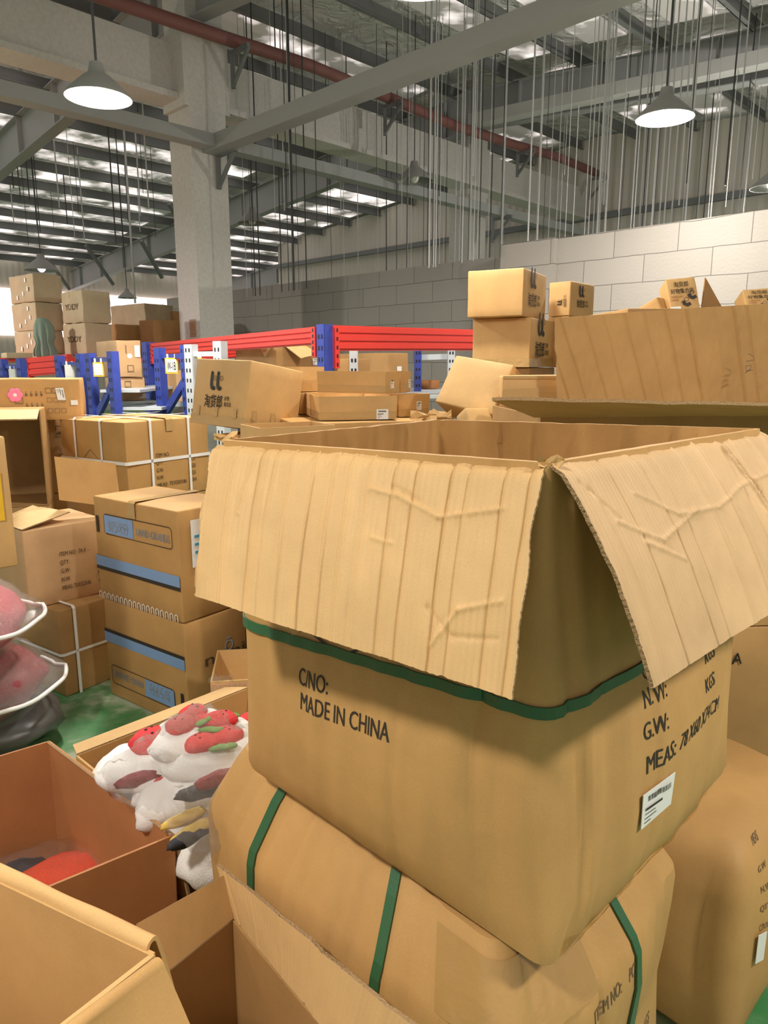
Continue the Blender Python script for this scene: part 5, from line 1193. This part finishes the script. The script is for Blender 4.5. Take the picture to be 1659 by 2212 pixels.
# shelf beams, grey
def grey_beam(p, q, h, label):
    t = thing('shelf_beam', label, 'beam', p - V((0, 0, h)), 'grey shelf beams'); mb = MB(); mb.bar(p - V((0, 0, h / 2)), q - V((0, 0, h / 2)), .04, h); mb.build('beam', 'rack_grey', t)
    mb = MB(); d = (q - p).normalized(); mb.box(p - V((0, 0, h * .9)), d * .03, V((d.y, -d.x, 0)) * .024, V((0, 0, h * .9))); mb.build('end_connector', 'rack_grey', t); return t
grey_beam(at(252, 868, 5.95), at(318, 864, 6.9), .045, 'grey shelf beam under the two brown cartons by the tall blue post')
grey_beam(at(360, 868, 6.4), at(398, 868, 6.2), .04, 'short grey shelf beam between the posts of the W-1B frame')
# tags hanging on the frames
def rack_tag(px, py, w, h, Y, label, text=None, frame_mat='yellow_frame'):
    c = at(px, py, Y); k = Y / FPX; t = thing('rack_tag', label, 'tag', c - V((0, 0, h * k / 2)), 'tags on the rack frames'); W, H = w * k, h * k; o = c - V((W / 2, 0, H / 2))
    mb = MB(); mb.box(c, (W / 2, 0, 0), (0, .006, 0), (0, 0, H / 2)); mb.build('frame', frame_mat, t)
    mb = MB(); mb.box(c - V((0, .006, 0)), (W * .40, 0, 0), (0, .002, 0), (0, 0, H * .40)); mb.build('card', 'paper', t)
    for s in (-.3, .3): mb = MB(); mb.tube([c + V((W * s, 0, H / 2 - .005)), c + V((W * s, 0, H / 2 + .03))], .008, 6); mb.build('hook', 'paper', t)
    if text: p = Print(); p.text(text, -W * .33, -H * .26, H * .50, W * .66); p.put(plane_frame(c - V((0, .0085, 0)), (1, 0, 0), (0, 0, 1), (0, -1, 0)), 'printed_text', 'ink', t)
    return t
rack_tag(371, 790, 27, 33, 5.94, 'yellow-framed tag reading W-1B on the blue rack frame', 'W-1B')
rack_tag(213, 798, 22, 30, 5.92, 'yellow-edged pale tag on the blue frame left of the two brown cartons')
rack_tag(151, 802, 20, 27, 6.42, 'pale tag with plain edge on the blue frame behind the pink-stickered carton', frame_mat='paper')
rack_tag(28, 808, 16, 20, 7.16, 'small grey tag on the blue frame at the far left edge', frame_mat='paper')
rack_tag(432, 788, 8, 32, 5.50, 'yellow tag edge showing left of the tilted marked carton')
# cartons on the racks
zr = at(270, 868, 6.3).z
r2 = boxfit(256, 816, 6.35, zr + .004, 226, 312, 38); r2.N.z = zr + .004
t = carton(r2, 'lower brown carton on the rack shelf beside the tall blue post', 'kraft_pink', tape=None, group='brown cartons on the rack'); fr = r2.Rt(); p = Print(); p.frame(.05, r2.h * .6, .05, .05, .01); p.put(lambda x, y, o: fr(x, y, o + .006), 'printed_mark', 'ink_soft', t); sticker(fr, r2.lb * .72, .02, .07, .04, t, bars=False)
r1 = boxfit(251, 735, 6.33, r2.N.z + r2.h + .004, 207, 303, 38); r1.h = at(251, 735, 6.33).z - r1.N.z
t = carton(r1, 'upper brown carton with white round sticker on the rack beside the tall blue post', 'kraft_pink', tape=None, group='brown cartons on the rack', wob=.006); fr = r1.Rt(); frx = lambda x, y, o=0: fr(x, y, o + .006)
p = Print(); p.frame(.08, r1.h * .16, .05, .05, .012); p.rect(.07, r1.h * .65, .01, .07); p.put(frx, 'printed_mark', 'ink_soft', t); sticker(frx, r1.lb * .72, r1.h * .55, .045, .10, t, bars=False); p = Print(); p.disc(r1.lb * .5, r1.h * .58, .022); p.put(frx, 'round_sticker', 'paper', t)
sh = Frame(V((r2.N.x - .05, r2.N.y, 0)), r2.a, r2.b, r2.up, r2.la, r2.lb + .3, zr); 
mb = MB(); mb.box(r2.base() - V((0, 0, .012)), r2.a * r2.la * .7, r2.b * r2.lb * .8, V((0, 0, .01))); o = mb.build('rack_shelf', 'rack_grey'); tag(o, 'grey shelf board carrying the two brown cartons', 'shelf')
for (nx, ny, lx, rx, yb, Y, lab, mt) in ((380, 800, 352, 402, 868, 6.75, 'brown carton behind the tag marked W-1B', 'kraft_pink'), (362, 783, 346, 378, 832, 7.15, 'pale carton on the rack behind the W-1B frame, left of the brown one', 'kraft_grey'), (345, 890, 362, 404, 930, 6.6, '', '')):
    if not lab: continue
    f = boxfit(nx, ny, Y, at(nx, yb, Y).z, lx, rx, 45); carton(f, lab, mt, tape=None)
    mb = MB(); mb.box(V((f.base().x, (f.base().y + 6.0) / 2, f.N.z - .013)), (.16, 0, 0), (0, (f.base().y - 6.0) / 2 + .12, 0), V((0, 0, .011))); o = mb.build('rack_shelf', 'rack_grey'); tag(o, 'grey shelf board under the ' + lab.split(' on')[0].split(' behind')[0] + ' by the W-1B frame', 'shelf')
# torn-open carton and dark cartons under the right beam
f4 = boxfit(596, 742, 5.65, 1.38, 508, 692, 42); t = carton(f4, 'brown carton with torn open flaps on the rack left of the corner post', 'kraft_dark', tape=None, seed=41); T = f4.T()
flap('flap', T(.02, .05, .01), T(.02, f4.la * .5, .01), T(-.10, .0, -.10), T(-.05, f4.la * .35, .02), 'kraft_flap', t, ridges=3, amp=.01, seed=71, nu=24, nv=14)
flap('flap', T(.05, .01, .005), T(f4.lb * .6, .01, .005), T(.16, -.10, -.11), T(f4.lb * .75, -.14, -.08), 'kraft_flap', t, ridges=3, amp=.01, seed=72, nu=24, nv=14)
fr = f4.Rt(); sticker(lambda x, y, o: fr(x, y, o + .006), f4.lb * .8, f4.h * .58, .07, .05, t, bars=True); p = Print(); p.frame(f4.lb * .42, f4.h * .2, .2, .07, .008); p.put(lambda x, y, o: fr(x, y, o + .006), 'printed_mark', 'ink_soft', t)
f5r = boxfit(838, 762, 6.4, 1.36, 722, 882, 35); t = carton(f5r, 'dark brown carton with a white label under the right red beam', 'kraft_dark', tape=None, seed=43); fr = f5r.Rt(); sticker(lambda x, y, o: fr(x, y, o + .006), f5r.lb * .42, f5r.h * .55, .05, .04, t, bars=False)
f5a = boxfit(752, 775, 5.9, 1.36, 728, 800, 40); carton(f5a, 'small dark carton under the right red beam near the blue corner post', 'kraft_dark', tape=None)
mb = MB(); mb.box((-.1, 6.6, 1.345), (1.35, 0.6, 0), (-.35, .7, 0), (0, 0, .012)); o = mb.build('rack_shelf', 'rack_grey'); tag(o, 'grey shelf board under the cartons behind the red beams', 'shelf')
for px, pt, Y, mt, lab in ((764, 752, 5.7, 'rack_grey', 'white inner rack post under the right red beam near the corner post'), (903, 752, 6.9, 'rack_blue', 'blue inner rack post right of the dark labelled carton'), (975, 750, 6.9, 'rack_grey', 'pale inner rack post left of the leaning plain carton')):
    A = at(px, pt, Y); t = thing('rack_post', lab, 'rack', V((A.x, A.y, 0))); post(None, V((A.x, A.y, 0)), A, t, mt, .06, .05, (1, 0, 0))
for (x0, y0, x1, y1, Y, lab) in ((905, 772, 975, 770, 6.95, 'upper grey rail between the inner rack posts at right'), (905, 848, 975, 846, 6.95, 'lower grey rail between the inner rack posts at right')):
    mb = MB(); mb.bar(at(x0, y0, Y), at(x1, y1, Y), .04, .05); o = mb.build('rack_rail', 'rack_grey'); tag(o, lab, 'rail')
zz = at(930, 848, 7.0).z
f = boxfit(925, 822, 7.1, zz + .03, 905, 950, 40); f.N.z = zz + .03; carton(f, 'small reddish brown carton on the lower rail between the inner rack posts', 'kraft_orange', tape=None)
mb = MB(); mb.box(f.base() - V((0, 0, .014)), (.35, 0, 0), (0, .3, 0), (0, 0, .012)); o = mb.build('rack_shelf', 'rack_grey'); tag(o, 'dark low shelf board behind the tray pile', 'shelf')

# ---- tall far stacks on the rear rack level
zs_ = at(66, 775, 9.0).z
mb = MB(); mb.box((at(150, 775, 9.2) - V((.72, -.7, .02))), (2.1, 0, 0), (0, 1.6, 0), (0, 0, .02)); o = mb.build('rack_deck', 'rack_red'); tag(o, 'red rack deck carrying the tall stacks at far left', 'shelf')
def far_stack(cols, group):
    z = zs_
    for (nx, ny, Y, lx, rx, th, yb, lab, mat, extra) in cols:
        f = boxfit(nx, ny, Y, z, lx, rx, th); f.N.z = z; f.h = at(nx, ny, Y).z - z
        t = carton(f, lab, mat, group=group, tape=None, r=.01, wob=.01, seed=nx); z = f.N.z + f.h + .004
        fr = f.L(); frx = lambda x, y, o=0: fr(x, y, o + .009)
        if extra == 'text': p = Print(); p.text('YDDY', f.la * .2, f.h * .42, f.h * .18, f.la * .62); p.put(frx, 'printed_text', 'ink_soft', t); p = Print(); p.rect(f.la * .42, f.h * .8, .02, f.h * .18); p.put(frx, 'tape', 'tape_clear', t)
        elif extra == 'spots':
            for k, (x, y) in enumerate(((.55, .25), (.75, .4), (.3, .12), (.68, .72))): sticker(frx, f.la * x, f.h * y, .035, .05, t, bars=False, name='paper_scrap')
far_stack([(80, 764, 9.0, 34, 138, 50, 0, 'bottom pale carton of the tallest stack at far left, wrapped in clear film', 'kraft_grey', ''), (79, 714, 9.0, 30, 136, 50, 0, 'third carton from the top in the tallest far left stack', 'kraft_grey', 'spots'), (75, 652, 9.0, 25, 134, 50, 0, 'second carton from the top in the tallest far left stack', 'kraft_grey', 'spots'), (69, 590, 9.0, 19, 132, 50, 0, 'topmost carton of the tallest stack at far left', 'kraft_grey', 'spots')], 'cartons of the tallest far stack')
far_stack([(186, 768, 8.6, 138, 244, 48, 0, 'lowest carton of the lettered stack, behind the brown rack cartons', 'kraft_grey', ''), (183, 697, 8.6, 135, 240, 48, 0, 'lower lettered carton of the stack beside the tallest far stack', 'kraft_grey', 'text'), (176, 626, 8.6, 131, 237, 48, 0, 'upper lettered carton of the stack beside the tallest far stack', 'kraft_grey', 'text')], 'cartons of the lettered far stack')
far_stack([(250, 700, 10.2, 232, 318, 52, 0, 'dark carton low in the stacks before the big column', 'kraft_dark', ''), (312, 655, 10.6, 238, 374, 52, 0, 'pale-faced carton on top of the dark stacks before the big column', 'kraft_grey', '')], 'dark cartons before the column')
far_stack([(330, 690, 9.9, 300, 402, 50, 0, 'dark carton stack left of the big column, front one', 'kraft_dark', '')], 'dark cartons before the column')
far_stack([(375, 672, 10.9, 330, 436, 55, 0, 'dark carton stack just left of the big column base', 'kraft_dark', '')], 'dark cartons before the column')
f = boxfit(14, 762, 8.2, zs_, 2, 70, 40); f.N.z = zs_; carton(f, 'pale film-wrapped carton at far left on the red deck', 'kraft_grey', tape=None)
c = at(97, 740, 8.72); t = thing('draped_jacket', 'grey-green cloth jacket hung on the dark cartons between the far stacks', 'jacket', at(100, 768, 8.75))
mb = MB(); P = []
for i in range(25):
    th = math.pi * (i / 24); row = []
    for j in range(15):
        v = j / 14; w_ = .11 + .03 * v - .03 * max(0, math.sin(v * 9 - 4)); row.append(V((c.x - math.cos(th) * w_, c.y - .06 * math.sin(th) - .02 * math.sin(th * 9) * v, c.z + .22 - .38 * v + .06 * math.sin(th) * (1 - v))))
    P.append(row)
mb.grid(P); mb.grid([[p + V((0, .02, 0)) for p in r][::-1] for r in P]); mb.build('coat_body', 'green_cloth', t, smooth=True)
mb = MB(); mb.blob(c + V((-.0, 0, .21)), (.09, 0, 0), (0, .06, 0), (0, 0, .06), 12, .2, 2); mb.build('hood', 'green_cloth', t, smooth=True)
# notice on the column
fr = plane_frame(C1 - DB * .252 - DA * 0 + V((0, 0, 0)), -DA, (0, 0, 1), -DB); q = at(455, 708, 9.4)
mb = MB(); nn = V(-DB) ; cN = C1 - DB * .254 + V((0, 0, q.z)) - DA * .08
mb.box(cN, DA * .075, DB * .003, V((0, 0, .11))); nt_ = mb.build('wall_notice', simple('notice_board', (.42, .30, .2), .6)); tag(nt_, 'small brown notice with a round emblem on the concrete column', 'sign')
p = Print(); p.ring(0, .02, .045, .012); p.disc(0, .02, .02); p.rect(-.05, -.08, .1, .02); pr = p.put(plane_frame(cN, -DA, (0, 0, 1), -DB), 'printed_emblem', 'ink_orange', nt_, .005)
